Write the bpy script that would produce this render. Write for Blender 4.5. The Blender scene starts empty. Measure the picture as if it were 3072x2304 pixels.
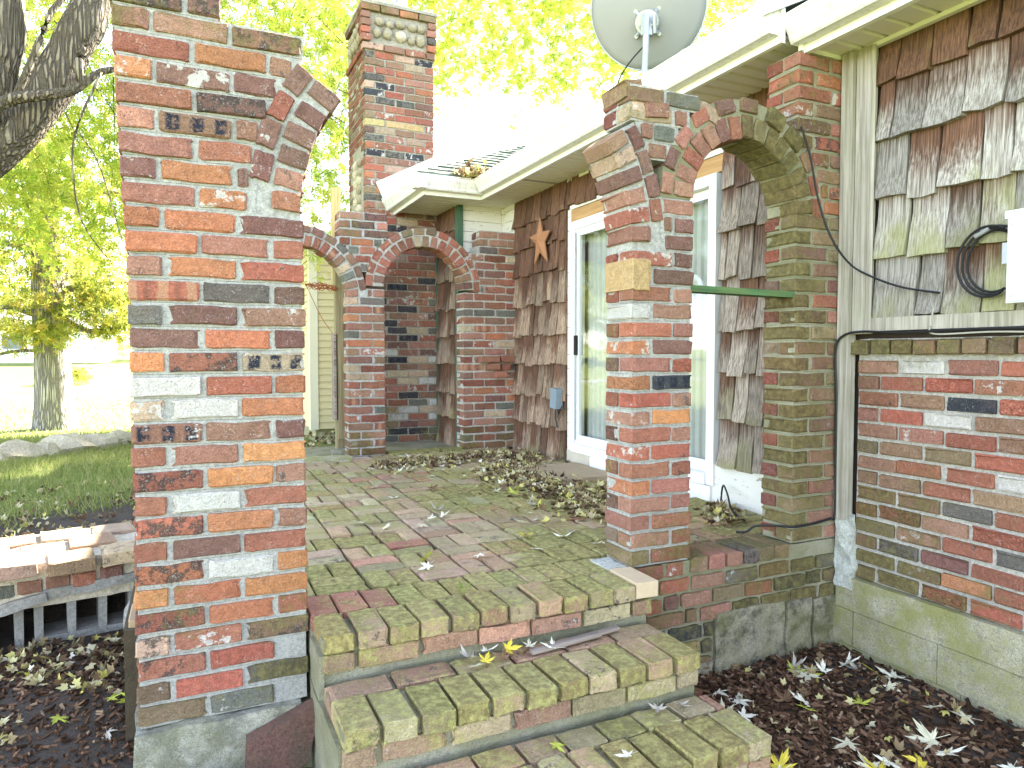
import bpy, math, random
import numpy as np
from mathutils import Vector, Matrix, noise
R = math.radians
rng = random.Random(7)
nrg = np.random.default_rng(11)
scene = bpy.context.scene
col = scene.collection

# ------------------------------------------------------------------ camera, sky, sun, exposure
EYE = 1.40
cam_d = bpy.data.cameras.new('camera'); cam = bpy.data.objects.new('camera', cam_d); col.objects.link(cam)
cam_d.sensor_width = 36.0; cam_d.lens = 36.0*2100/3072; cam_d.clip_start = .02; cam_d.clip_end = 900
cam.location = (0, 0, EYE); cam.rotation_euler = (R(90-2.37), 0, R(-24.9))
scene.camera = cam
SUN_AZ, SUN_EL = 62.0, 38.0            # azimuth from +Y towards +X
world = bpy.data.worlds.new('World'); scene.world = world; world.use_nodes = True
wn = world.node_tree; wn.nodes.clear()
sky = wn.nodes.new('ShaderNodeTexSky'); sky.sky_type = 'NISHITA'; sky.sun_disc = False
sky.sun_elevation = R(SUN_EL); sky.sun_rotation = R(SUN_AZ); sky.dust_density = .1; sky.altitude = 800; sky.air_density = 1.0; sky.ozone_density = 1.0
hs = wn.nodes.new('ShaderNodeHueSaturation'); hs.inputs['Saturation'].default_value = .62
bg = wn.nodes.new('ShaderNodeBackground'); bg.inputs[1].default_value = .08
wo = wn.nodes.new('ShaderNodeOutputWorld')
wn.links.new(sky.outputs[0], hs.inputs['Color']); wn.links.new(hs.outputs[0], bg.inputs[0]); wn.links.new(bg.outputs[0], wo.inputs[0])
sun_d = bpy.data.lights.new('sun', 'SUN'); sun_d.energy = 5.0; sun_d.angle = R(.53); sun_d.color = (1, .93, .8)
sun = bpy.data.objects.new('sun', sun_d); col.objects.link(sun)
sd = Vector((math.sin(R(SUN_AZ))*math.cos(R(SUN_EL)), math.cos(R(SUN_AZ))*math.cos(R(SUN_EL)), math.sin(R(SUN_EL))))
sun.rotation_euler = sd.to_track_quat('Z', 'Y').to_euler(); sun.location = sd*60
vs = scene.view_settings; vs.view_transform = 'Standard'; vs.look = 'None'; vs.gamma = 1; vs.use_curve_mapping = False
vs.exposure = 3.75
scene.render.engine = 'CYCLES'
scene.cycles.max_bounces = 6; scene.cycles.diffuse_bounces = 3; scene.cycles.transparent_max_bounces = 8
scene.cycles.sample_clamp_indirect = 6; scene.cycles.caustics_reflective = False; scene.cycles.caustics_refractive = False

# ------------------------------------------------------------------ materials
def S(v): return tuple((c/12.92 if c <= .04045 else ((c+.055)/1.055)**2.4) for c in v)
class NT:
    def __init__(s, name):
        s.m = bpy.data.materials.new(name); s.m.use_nodes = True; s.t = s.m.node_tree; s.t.nodes.clear()
        s.out = s.n('ShaderNodeOutputMaterial'); s.b = s.n('ShaderNodeBsdfPrincipled'); s.l(s.b.outputs[0], s.out.inputs[0])
        s.b.inputs['Roughness'].default_value = .9
        if 'Specular IOR Level' in s.b.inputs: s.b.inputs['Specular IOR Level'].default_value = .3
    def n(s, t, **k):
        o = s.t.nodes.new(t)
        for a, v in k.items(): setattr(o, a, v)
        return o
    def l(s, a, b): s.t.links.new(a, b)
    def val(s, x, inp):
        if hasattr(x, 'is_linked') or hasattr(x, 'links'): s.l(x, inp)
        else: inp.default_value = x
    def math(s, op, a, b=0.0, c=0.0, clamp=False):
        o = s.n('ShaderNodeMath', operation=op, use_clamp=clamp)
        for i, v in enumerate((a, b, c)): s.val(v, o.inputs[i])
        return o.outputs[0]
    def vmath(s, op, a, b):
        o = s.n('ShaderNodeVectorMath', operation=op); s.val(a, o.inputs[0]); s.val(b, o.inputs[1]); return o.outputs[0]
    def mix(s, f, a, b, bt='MIX'):
        o = s.n('ShaderNodeMix', data_type='RGBA', blend_type=bt)
        s.val(f, o.inputs[0])
        for v, i in ((a, o.inputs[6]), (b, o.inputs[7])):
            if isinstance(v, tuple): i.default_value = (*v[:3], 1)
            else: s.l(v, i)
        return o.outputs[2]
    def noise(s, vec, scale, detail=3, rough=.55, dist=0.0):
        o = s.n('ShaderNodeTexNoise'); o.inputs['Scale'].default_value = scale; o.inputs['Detail'].default_value = detail
        o.inputs['Roughness'].default_value = rough; o.inputs['Distortion'].default_value = dist
        if vec is not None: s.l(vec, o.inputs['Vector'])
        return o.outputs[0]
    def ramp(s, f, a, b):       # smooth step a..b -> 0..1
        o = s.n('ShaderNodeMapRange', interpolation_type='SMOOTHSTEP'); s.val(f, o.inputs[0]); s.val(a, o.inputs[1]); s.val(b, o.inputs[2])
        return o.outputs[0]
    def cramp(s, f, stops):
        o = s.n('ShaderNodeValToRGB'); s.l(f, o.inputs[0]); e = o.color_ramp.elements
        while len(e) < len(stops): e.new(.5)
        for el, (p, c) in zip(e, stops): el.position = p; el.color = (*c, 1)
        return o.outputs[0]
    def attr(s, nm):
        o = s.n('ShaderNodeAttribute', attribute_type='OBJECT', attribute_name=nm); return o.outputs['Fac']
    def bump(s, h, strength=.5, dist=.01):
        o = s.n('ShaderNodeBump'); o.inputs['Strength'].default_value = strength; o.inputs['Distance'].default_value = dist
        s.l(h, o.inputs['Height']); s.l(o.outputs[0], s.b.inputs['Normal'])
    def color(s, c): s.val(c if not isinstance(c, tuple) else (*c[:3], 1), s.b.inputs['Base Color'])

def pos(t): return t.n('ShaderNodeNewGeometry').outputs['Position']
def ocoord(t, off=True):
    v = t.n('ShaderNodeTexCoord').outputs['Object']
    if off:
        r = t.n('ShaderNodeObjectInfo').outputs['Random']; c = t.n('ShaderNodeCombineXYZ')
        t.l(t.math('MULTIPLY', r, 53.), c.inputs[0]); t.l(t.math('MULTIPLY', r, 97.), c.inputs[1]); t.l(t.math('MULTIPLY', r, 31.), c.inputs[2])
        return t.vmath('ADD', v, c.outputs[0]), v
    return v, v

MOSS = (.125, .13, .035)
def brick_material(name, joined=False):
    t = NT(name); p, raw = ocoord(t); geo = t.n('ShaderNodeNewGeometry')
    if joined:
        p = geo.outputs['Position']
        base = t.cramp(geo.outputs['Random Per Island'], [(0, (.14, .065, .05)), (.3, (.3, .09, .06)), (.55, (.2, .075, .06)), (.75, (.36, .13, .07)), (.9, (.15, .1, .075)), (1, (.33, .24, .16))])
    else:
        base = t.n('ShaderNodeObjectInfo').outputs['Color']
    n1 = t.noise(p, 9, 4, .6); n2 = t.noise(p, 55, 4, .65); n3 = t.noise(p, 190, 2, .6); nb = t.noise(p, 24, 5, .7)
    mps = t.n('ShaderNodeMapping'); t.l(p, mps.inputs[0]); mps.inputs['Scale'].default_value = (12, 60, 60); ns = t.noise(mps.outputs[0], 1.0, 4, .7)
    v = t.math('ADD', t.math('ADD', t.math('MULTIPLY', n1, .7), t.math('MULTIPLY', ns, .45)), t.math('ADD', t.math('MULTIPLY', n2, .95), t.math('ADD', t.math('MULTIPLY', n3, .6), -.32)))
    gray = t.n('ShaderNodeCombineColor'); [t.l(v, gray.inputs[i]) for i in range(3)]
    c = t.mix(1.0, base, gray.outputs[0], 'MULTIPLY')
    c = t.mix(t.math('MULTIPLY', t.ramp(n1, .5, .75), .35), c, (.14, .075, .06))             # brown firing patches
    if not joined:
        sep = t.n('ShaderNodeSeparateXYZ'); t.l(raw, sep.inputs[0])
        band = t.attr('band')                                                                # flashed dark headers on a face
        w = t.math('SINE', t.math('ADD', t.math('MULTIPLY', sep.outputs[0], 92.), t.math('MULTIPLY', n1, 2.6)))
        w2 = t.math('LESS_THAN', t.math('ABSOLUTE', t.math('ADD', sep.outputs[2], t.math('MULTIPLY', t.math('SUBTRACT', nb, .5), .025))), .0235)
        bm = t.math('MULTIPLY', t.math('MULTIPLY', t.ramp(w, -.6, .35), w2), t.ramp(n2, .36, .52))
        c = t.mix(t.math('MULTIPLY', bm, t.math('MINIMUM', band, 1.0)), c, (.022, .024, .04))
        str_ = t.attr('stripe')
        w3 = t.math('SINE', t.math('ADD', t.math('MULTIPLY', sep.outputs[0], 74.), t.math('MULTIPLY', n1, 3.5)))
        c = t.mix(t.math('MULTIPLY', t.ramp(w3, .1, .7), t.math('MULTIPLY', str_, .6)), c, (.5, .3, .18))
        c = t.mix(t.math('MULTIPLY', t.ramp(w3, -.5, -.95), t.math('MULTIPLY', str_, .4)), c, (.13, .07, .05))
        char = t.attr('char')
        cm = t.ramp(t.math('ADD', nb, t.math('MULTIPLY', char, .42)), .66, .74)
        c = t.mix(t.math('MULTIPLY', t.math('MULTIPLY', cm, .8), t.ramp(char, 0., .15)), c, (.05, .042, .04))
        paint = t.attr('paint')
        pm = t.ramp(t.math('ADD', t.math('ADD', t.math('MULTIPLY', nb, .55), t.math('MULTIPLY', n1, .45)), t.math('MULTIPLY', paint, .4)), .69, .73)
        c = t.mix(t.math('MULTIPLY', t.math('MULTIPLY', pm, .9), t.ramp(paint, 0., .12)), c, t.mix(n2, (.45, .42, .38), (.74, .72, .68)))
        moss = t.attr('moss')
    else:
        moss = .25
    pit = t.noise(p, 120, 2, .5); c = t.mix(t.math('MULTIPLY', t.ramp(pit, .66, .74), .6), c, (.035, .025, .022))
    fl = t.ramp(t.math('ADD', t.math('MULTIPLY', n3, .6), t.math('MULTIPLY', nb, .4)), .56, .66); c = t.mix(t.math('MULTIPLY', fl, .5), c, (.52, .47, .42))        # mortar crumbs
    up = t.n('ShaderNodeSeparateXYZ'); t.l(geo.outputs['Normal'], up.inputs[0])
    upf = t.math('MULTIPLY', t.math('MAXIMUM', up.outputs[2], 0.), .12)
    mpos = t.noise(geo.outputs['Position'], 3.1, 4, .6); mfine = t.noise(geo.outputs['Position'], 38, 4, .7)
    mm = t.math('ADD', t.math('ADD', t.math('MULTIPLY', t.math('SUBTRACT', mpos, .22), 1.0), t.math('MULTIPLY', t.math('SUBTRACT', mfine, .1), .62)), t.math('ADD', t.math('MULTIPLY', moss, .5), upf))
    mmask = t.math('MULTIPLY', t.ramp(mm, .66, .95), t.ramp(moss, 0., .1)) if not joined else t.ramp(mm, .7, .9)
    pale = t.attr('pale') if not joined else .3
    mcol = t.mix(t.ramp(mfine, .35, .7), t.mix(pale, (.085, .075, .025), (.19, .17, .05)), t.mix(pale, (.22, .19, .065), (.48, .46, .15)))
    c = t.mix(t.math('MULTIPLY', mmask, .78), c, mcol)
    t.color(c); t.b.inputs['Roughness'].default_value = .92
    tex = t.attr('rough') if not joined else .3
    wv = t.noise(p, 70, 2, .5, 2.5)
    h = t.math('ADD', t.math('ADD', t.math('MULTIPLY', n2, .6), t.math('MULTIPLY', n3, .3)), t.math('MULTIPLY', t.ramp(wv, .45, .55), t.math('MULTIPLY', tex, 1.2)))
    t.bump(h, 1.0, .011)
    return t.m
BRICK = brick_material('brick_clay'); BRICKJ = brick_material('brick_clay_far', True)

def mortar_material(name, base, moss):
    t = NT(name); p = pos(t)
    n1 = t.noise(p, 4, 4); n2 = t.noise(p, 60, 5, .7); n3 = t.noise(p, 260, 2)
    c = t.mix(t.ramp(t.math('ADD', t.math('MULTIPLY', n2, .6), t.math('MULTIPLY', n3, .4)), .3, .7), tuple(x*.55 for x in base), tuple(min(1, x*1.35) for x in base))
    c = t.mix(t.math('MULTIPLY', t.ramp(n1, .5, .72), .5), c, tuple(x*.62 for x in base))
    mm = t.ramp(t.math('ADD', t.math('ADD', t.math('MULTIPLY', n1, .6), t.math('MULTIPLY', n2, .4)), moss*.4), .58, .78)
    c = t.mix(t.math('MULTIPLY', mm, min(.85, moss*1.1)), c, (.17, .17, .07))
    t.color(c); t.bump(t.math('ADD', n2, t.math('MULTIPLY', n3, .6)), .8, .008); return t.m
MORTAR = mortar_material('mortar_grey', (.42, .41, .385), .18)
MORTARM = mortar_material('mortar_mossy', (.37, .345, .26), .5)
MORTARW = mortar_material('mortar_pale', (.45, .425, .38), .15)
MORTARC = mortar_material('mortar_chimney', (.36, .33, .27), .2)
def concrete_material(name, base, moss, stain=.5, mosscol=(.24, .245, .095)):
    t = NT(name); p = pos(t)
    n1 = t.noise(p, 5, 5, .65); n2 = t.noise(p, 70, 5, .75); n3 = t.noise(p, 300, 2); n4 = t.noise(p, 14, 5, .7); n5 = t.noise(t.vmath('ADD', p, (7., 3., 1.)), 6, 5, .7)
    c = t.mix(t.ramp(t.math('ADD', t.math('MULTIPLY', n2, .5), t.math('MULTIPLY', n3, .5)), .32, .68), tuple(x*.45 for x in base), tuple(min(1, x*1.45) for x in base))
    c = t.mix(t.math('MULTIPLY', t.ramp(t.math('ADD', t.math('MULTIPLY', n4, .6), t.math('MULTIPLY', n1, .4)), .44, .60), stain), c, (.075, .07, .055))
    mm = t.ramp(t.math('ADD', t.math('MULTIPLY', n5, .6), t.math('MULTIPLY', n2, .4)), .40, .62)
    c = t.mix(t.math('MULTIPLY', mm, moss), c, t.mix(n4, tuple(x*.5 for x in mosscol), mosscol))
    w = t.ramp(t.math('ADD', t.math('MULTIPLY', n1, .5), t.math('MULTIPLY', n4, .5)), .40, .33); c = t.mix(t.math('MULTIPLY', w, .55), c, (.66, .66, .60))
    t.color(c); t.bump(t.math('ADD', t.math('MULTIPLY', n2, 1.0), t.math('ADD', n4, t.math('MULTIPLY', n3, .6))), .9, .012); return t.m
CONC = concrete_material('concrete_grey', (.54, .52, .44), .5, .55)
CONCM = concrete_material('concrete_mossy', (.54, .50, .36), .85, .25, (.42, .41, .12))
CONCS = concrete_material('stone_stained', (.40, .36, .27), .6, .9, (.26, .26, .09))
PLASTER = mortar_material('plaster_white', (.50, .51, .46), .2)
STONE = mortar_material('stone_field', (.36, .31, .22), .15)
STONEL = mortar_material('stone_pale', (.55, .48, .36), .02)
CINDER = mortar_material('cinder_block', (.30, .29, .27), .05)
def col_dirt():
    t = NT('painted_metal_dirty'); p = pos(t)
    n1 = t.noise(p, 3, 4); n2 = t.noise(p, 90, 5, .7); mp = t.n('ShaderNodeMapping'); t.l(p, mp.inputs[0]); mp.inputs['Scale'].default_value = (30, 30, 3)
    n3 = t.noise(mp.outputs[0], 1, 3)
    c = t.mix(t.math('MULTIPLY', t.ramp(t.math('ADD', t.math('MULTIPLY', n2, .5), t.math('MULTIPLY', n3, .5)), .50, .66), .6), (.78, .77, .74), (.36, .32, .26))
    c = t.mix(t.math('MULTIPLY', t.ramp(n1, .5, .7), .35), c, (.62, .58, .48))
    t.color(c); t.b.inputs['Roughness'].default_value = .45; return t.m
GUTTER = col_dirt()
def plain(name, c, rough=.7, var=.25, scale=20, metal=0.0, bumpd=0.0, spec=None):
    t = NT(name); p = pos(t); n = t.noise(p, scale, 4, .6)
    t.color(t.mix(n, tuple(x*(1-var) for x in c), tuple(min(1, x*(1+var)) for x in c)))
    t.b.inputs['Roughness'].default_value = rough; t.b.inputs['Metallic'].default_value = metal
    if bumpd: t.bump(t.noise(p, scale*4, 3), .5, bumpd)
    return t.m
SOFFIT = plain('soffit_vinyl', (.74, .70, .60), .6, .05, 3)
FASCIA = plain('fascia_cream', (.80, .79, .74), .5, .05, 4)
WHITE = plain('white_vinyl', (.80, .80, .79), .45, .05, 6)
BOXW = plain('box_enamel', (.80, .82, .84), .35, .03, 4)
DISH = plain('dish_grey', (.27, .27, .265), .38, .06, 5)
STEEL = plain('galvanised_steel', (.42, .44, .47), .42, .18, 30, .65)
BLACK = plain('black_rubber', (.018, .018, .02), .5, .2)
CABLEG = plain('grey_cable', (.4, .38, .33), .6, .2)
RUST = plain('rusty_star', (.36, .17, .085), .75, .25, 60, .1, .002)
WIRE = plain('orange_wire', (.34, .10, .035), .6, .4, 40)
PLATE = plain('outlet_grey', (.20, .25, .29), .5, .1)
TAN = plain('tan_lumber', (.58, .45, .30), .7, .15, 25)
ROOM = plain('room_dark', (.22, .21, .19), .9, .2, 3)
CURTAIN = plain('curtain_grey', (.50, .50, .47), .9, .15, 3)
def roof_mat():
    t = NT('roof_shingle_green'); p = pos(t); n = t.noise(p, 6, 5, .7); n2 = t.noise(p, 200, 2)
    c = t.mix(t.ramp(n, .4, .62), (.05, .09, .065), (.13, .145, .12)); t.color(t.mix(t.math('MULTIPLY', n2, .4), c, (.02, .03, .025))); t.bump(n2, .6, .004); return t.m
ROOF = roof_mat()
def wood(name, dark, light, axis=2, green=0.0, scale=1.0, prop=False):
    t = NT(name); p, raw = ocoord(t)
    mp = t.n('ShaderNodeMapping'); t.l(p, mp.inputs[0]); sc = [(130 if prop else 60)*scale]*3; sc[axis] = (1.6 if prop else 2.2)*scale; mp.inputs['Scale'].default_value = sc
    g = t.noise(mp.outputs[0], 1.0, 5, .65, .15); g2 = t.noise(mp.outputs[0], 3.0, 3, .6); b = t.noise(p, 5, 3)
    c = t.mix(t.ramp(g, .3, .7), dark, light)
    if prop:                                                     # cedar: brown where sheltered, silver where weathered, ragged edge
        sep = t.n('ShaderNodeSeparateXYZ'); t.l(raw, sep.inputs[0])
        wt = t.attr('weather')
        edge = t.math('ADD', t.math('MULTIPLY', sep.outputs[2], -3.2), t.math('ADD', t.math('ADD', t.math('MULTIPLY', g, .9), t.math('MULTIPLY', b, .8)), t.math('MULTIPLY', wt, 1.5)))
        tan = t.attr('tan')
        silver = t.mix(t.ramp(g, .34, .66), t.mix(tan, (.19, .165, .14), (.14, .092, .062)), t.mix(tan, (.44, .41, .375), (.40, .29, .205)))
        c = t.mix(t.ramp(edge, 1.1, 1.8), c, silver)
        gr = t.attr('moss')
        c = t.mix(t.math('MULTIPLY', t.ramp(t.math('ADD', b, t.math('SUBTRACT', t.math('MULTIPLY', gr, .5), t.math('MULTIPLY', sep.outputs[2], 1.2))), .62, 1.0), .65), c, (.25, .25, .09))
        c = t.mix(t.math('MULTIPLY', t.ramp(g2, .60, .70), .6), c, (.055, .038, .028))
        rv = t.n('ShaderNodeObjectInfo').outputs['Random']; rc = t.n('ShaderNodeCombineColor'); rvv = t.math('ADD', t.math('MULTIPLY', rv, .55), .72); [t.l(rvv, rc.inputs[i]) for i in range(3)]; c = t.mix(1.0, c, rc.outputs[0], 'MULTIPLY')
    elif green:
        c = t.mix(t.math('MULTIPLY', t.ramp(b, .4, .65), green), c, (.18, .2, .07))
    t.color(c); t.bump(t.math('ADD', g, t.math('MULTIPLY', g2, .5)), .8, .004); t.b.inputs['Roughness'].default_value = .85; return t.m
CEDAR = wood('cedar_shingle', (.06, .032, .022), (.19, .095, .055), 2, prop=True)
POSTW = wood('weathered_post', (.26, .23, .19), (.50, .46, .40), 2, .2)
LUMBER = wood('treated_lumber', (.20, .16, .09), (.36, .29, .17), 2, .25)
LUMBERY = wood('new_lumber', (.42, .30, .12), (.60, .46, .22), 2)
GREENW = wood('green_painted_wood', (.03, .075, .05), (.07, .15, .10), 2, .15)
GREENB = wood('green_painted_board', (.035, .09, .04), (.10, .19, .08), 0, .3)
STRIP = wood('grey_stick', (.16, .12, .10), (.36, .30, .26), 0)
BARK = None
def peel():
    t = NT('peeling_white_paint'); p = pos(t); mp = t.n('ShaderNodeMapping'); t.l(p, mp.inputs[0]); mp.inputs['Scale'].default_value = (3, 3, 22)
    n = t.noise(mp.outputs[0], 2.2, 6, .75); n2 = t.noise(p, 40, 4)
    c = t.mix(t.ramp(t.math('ADD', t.math('MULTIPLY', n, .7), t.math('MULTIPLY', n2, .3)), .57, .64), (.74, .72, .66), (.30, .25, .17))
    t.color(c); t.bump(n, .5, .004); return t.m
PEEL = peel()
def siding():
    t = NT('yellow_vinyl_siding'); p = pos(t); n = t.noise(p, 1.5, 3); t.color(t.mix(n, (.62, .52, .30), (.68, .58, .35))); t.b.inputs['Roughness'].default_value = .55; return t.m
SIDING = siding()
CORNER = plain('cream_trim', (.74, .68, .52), .5, .05)
def glass():
    t = NT('door_glass'); tr = t.n('ShaderNodeBsdfTransparent'); gl = t.n('ShaderNodeBsdfGlossy'); gl.inputs['Roughness'].default_value = .035
    tr.inputs[0].default_value = (.95, .97, .96, 1)
    n = t.noise(pos(t), 2.2, 2); bp = t.n('ShaderNodeBump'); bp.inputs['Strength'].default_value = .12; bp.inputs['Distance'].default_value = .03
    t.l(n, bp.inputs['Height']); t.l(bp.outputs[0], gl.inputs['Normal'])
    fr = t.n('ShaderNodeFresnel'); fr.inputs[0].default_value = 2.0
    mx = t.n('ShaderNodeMixShader'); t.l(t.math('MULTIPLY', fr.outputs[0], t.math('SUBTRACT', 1.0, t.n('ShaderNodeNewGeometry').outputs['Backfacing'])), mx.inputs[0]); t.l(tr.outputs[0], mx.inputs[1]); t.l(gl.outputs[0], mx.inputs[2]); t.l(mx.outputs[0], t.out.inputs[0])
    return t.m
GLASS = glass()
def bark(name, a, b, sc=1.0):
    t = NT(name); p = pos(t); mp = t.n('ShaderNodeMapping'); t.l(p, mp.inputs[0]); mp.inputs['Scale'].default_value = (22*sc, 22*sc, 1.5*sc)
    v = t.n('ShaderNodeTexVoronoi'); v.feature = 'DISTANCE_TO_EDGE'; v.inputs['Scale'].default_value = 1.3
    nn = t.n('ShaderNodeTexNoise'); nn.inputs['Scale'].default_value = .8; nn.inputs['Detail'].default_value = 4; t.l(mp.outputs[0], nn.inputs['Vector'])
    t.l(t.vmath('ADD', mp.outputs[0], nn.outputs[1]), v.inputs['Vector'])
    n = t.noise(p, 30, 4); h = t.math('ADD', t.ramp(v.outputs['Distance'], 0., .28), t.math('MULTIPLY', n, .4))
    t.color(t.mix(h, a, b)); t.bump(h, 1.0, .05); return t.m
BARK = bark('bark_dark', (.065, .05, .035), (.27, .225, .16))
BARKF = bark('bark_grey', (.09, .08, .075), (.42, .39, .35), .8)
def leafmat(name, stops, transl=.55):
    t = NT(name); g = t.n('ShaderNodeNewGeometry'); c = t.cramp(g.outputs['Random Per Island'], stops)
    d = t.n('ShaderNodeBsdfDiffuse'); tr = t.n('ShaderNodeBsdfTranslucent'); t.l(c, d.inputs[0]); t.l(c, tr.inputs[0])
    mx = t.n('ShaderNodeMixShader'); mx.inputs[0].default_value = transl; t.l(d.outputs[0], mx.inputs[1]); t.l(tr.outputs[0], mx.inputs[2]); t.l(mx.outputs[0], t.out.inputs[0])
    return t.m
LEAFY = leafmat('maple_leaf_lime', [(0, (.22, .32, .05)), (.3, (.40, .50, .075)), (.65, (.52, .56, .09)), (1, (.64, .60, .14))], .55)
LEAFG = leafmat('oak_leaf_green', [(0, (.12, .17, .045)), (.45, (.30, .33, .07)), (.8, (.50, .46, .09)), (1, (.55, .40, .12))], .5)
LEAFB = leafmat('far_leaf', [(0, (.20, .27, .06)), (.5, (.42, .44, .08)), (1, (.56, .52, .10))], .5)
GRASSM = leafmat('grass_blade', [(0, (.15, .19, .05)), (.5, (.27, .32, .09)), (1, (.45, .41, .19))], .4)
FALL = [plain('fallen_leaf_silver', (.74, .71, .58), .8, .18, 40), plain('fallen_leaf_cream', (.60, .56, .40), .8, .2, 40),
        plain('fallen_leaf_yellow', (.62, .50, .06), .7, .25, 40), plain('fallen_leaf_lime', (.42, .45, .07), .7, .25, 40),
        plain('fallen_leaf_brown', (.20, .12, .065), .85, .3, 40), plain('fallen_leaf_grey', (.42, .38, .32), .85, .25, 40)]
LITTER = leafmat('leaf_litter', [(0, (.08, .05, .032)), (.3, (.19, .125, .07)), (.52, (.36, .28, .15)), (.75, (.56, .50, .30)), (.9, (.60, .54, .14)), (1, (.66, .63, .52))], .1)
CHIPS = leafmat('bark_mulch', [(0, (.03, .019, .013)), (.5, (.092, .052, .032)), (.85, (.18, .10, .062)), (1, (.32, .22, .14))], 0.0)
def ground_mat():
    t = NT('ground_soil_lawn'); p = pos(t); sp = t.n('ShaderNodeSeparateXYZ'); t.l(p, sp.inputs[0])
    n1 = t.noise(p, .8, 4); n2 = t.noise(p, 9, 5, .7); n3 = t.noise(p, 60, 4, .7)
    soil = t.mix(n3, (.035, .027, .022), (.115, .088, .07))
    soil = t.mix(t.math('MULTIPLY', t.ramp(n2, .58, .75), .5), soil, (.14, .11, .085))
    lawn = t.mix(n2, (.10, .15, .03), (.25, .27, .07)); lawn = t.mix(t.math('MULTIPLY', t.ramp(n1, .5, .7), .5), lawn, (.33, .29, .12))
    edge = t.math('ADD', t.math('SUBTRACT', sp.outputs[1], t.math('MULTIPLY', sp.outputs[0], .55)), t.math('MULTIPLY', t.math('SUBTRACT', n2, .5), 2.2))
    bk = t.ramp(t.math('ADD', sp.outputs[1], t.math('MULTIPLY', t.math('SUBTRACT', n2, .5), .6)), .75, .35); bl = t.ramp(sp.outputs[0], -2.6, -3.4)
    c = t.mix(t.math('MAXIMUM', t.ramp(edge, 5.3, 6.2), t.math('MAXIMUM', bk, bl)), soil, lawn)
    t.color(c); t.bump(n3, 1.0, .02); return t.m
GROUND = ground_mat()
ROADM = plain('road_asphalt', (.30, .29, .28), .9, .1, 2)

# ------------------------------------------------------------------ builders
def link(o, parent=None):
    col.objects.link(o)
    if parent: o.parent = parent
    return o
def mesh(name, v, f, mat, parent=None, smooth=False, loc=(0, 0, 0)):
    me = bpy.data.meshes.new(name); me.from_pydata([tuple(x) for x in v], [], [tuple(x) for x in f]); me.materials.append(mat)
    if smooth: me.polygons.foreach_set('use_smooth', [True]*len(me.polygons))
    me.update(); o = bpy.data.objects.new(name, me); o.location = loc; return link(o, parent)
def meshnp(name, v, f, mat, parent=None, smooth=False):          # v (n,3), f (m,k) numpy
    me = bpy.data.meshes.new(name); k = f.shape[1]
    me.vertices.add(len(v)); me.vertices.foreach_set('co', np.ascontiguousarray(v, dtype=np.float32).ravel())
    me.loops.add(f.size); me.loops.foreach_set('vertex_index', np.ascontiguousarray(f, dtype=np.int32).ravel())
    me.polygons.add(len(f)); me.polygons.foreach_set('loop_start', np.arange(0, f.size, k, dtype=np.int32)); me.polygons.foreach_set('loop_total', np.full(len(f), k, dtype=np.int32))
    me.materials.append(mat); me.update(calc_edges=True)
    if smooth: me.polygons.foreach_set('use_smooth', [True]*len(me.polygons))
    o = bpy.data.objects.new(name, me); return link(o, parent)
def thing(name, label, cat, loc=(0, 0, 0), group=None):
    o = bpy.data.objects.new(name, None); o.empty_display_size = .1; o.location = loc; o['label'] = label; o['category'] = cat
    if group: o['group'] = group
    return link(o)
def tag(o, label=None, cat=None, group=None, kind=None):
    for k, v in (('label', label), ('category', cat), ('group', group), ('kind', kind)):
        if v: o[k] = v
    return o
BF = [(0, 2, 3, 1), (4, 5, 7, 6), (0, 1, 5, 4), (2, 6, 7, 3), (0, 4, 6, 2), (1, 3, 7, 5)]
def boxv(x0, x1, y0, y1, z0, z1): return [(x, y, z) for z in (z0, z1) for y in (y0, y1) for x in (x0, x1)]
class MB:
    def __init__(s): s.v = []; s.f = []
    def add(s, v, f):
        b = len(s.v); s.v += [tuple(x) for x in v]; s.f += [tuple(i+b for i in q) for q in f]; return s
    def box(s, x0, x1, y0, y1, z0, z1, M=None):
        v = boxv(x0, x1, y0, y1, z0, z1)
        if M is not None: v = [M @ Vector(p) for p in v]
        return s.add(v, [(0, 2, 3, 1), (4, 5, 7, 6), (0, 1, 5, 4), (2, 6, 7, 3), (0, 4, 6, 2), (1, 3, 7, 5)])
    def tube(s, pts, rad, n=6, cap=True):
        pts = [Vector(p) for p in pts]; rads = rad if isinstance(rad, (list, tuple)) else [rad]*len(pts); rings = []
        up = Vector((0, 0, 1))
        for i, p in enumerate(pts):
            d = (pts[min(i+1, len(pts)-1)]-pts[max(i-1, 0)]).normalized()
            a = d.cross(up if abs(d.z) < .95 else Vector((1, 0, 0))).normalized(); b = d.cross(a)
            rings.append([p+(a*math.cos(2*math.pi*k/n)+b*math.sin(2*math.pi*k/n))*rads[i] for k in range(n)])
        f = []
        for i in range(len(pts)-1):
            for k in range(n): f.append((i*n+k, i*n+(k+1) % n, (i+1)*n+(k+1) % n, (i+1)*n+k))
        if cap: f += [tuple(range(n))[::-1], tuple((len(pts)-1)*n+k for k in range(n))]
        return s.add([p for r in rings for p in r], f)
    def prism(s, poly, axis, a, b):        # poly in the two other axes (ordered)
        n = len(poly)
        def P(q, c): return {0: (c, q[0], q[1]), 1: (q[0], c, q[1]), 2: (q[0], q[1], c)}[axis]
        v = [P(q, a) for q in poly]+[P(q, b) for q in poly]
        f = [tuple(range(n)), tuple(range(n, 2*n))[::-1]]+[(i, n+i, n+(i+1) % n, (i+1) % n) for i in range(n)]
        return s.add(v, f)
    def build(s, name, mat, parent=None, smooth=False): return mesh(name, s.v, s.f, mat, parent, smooth)
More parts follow.
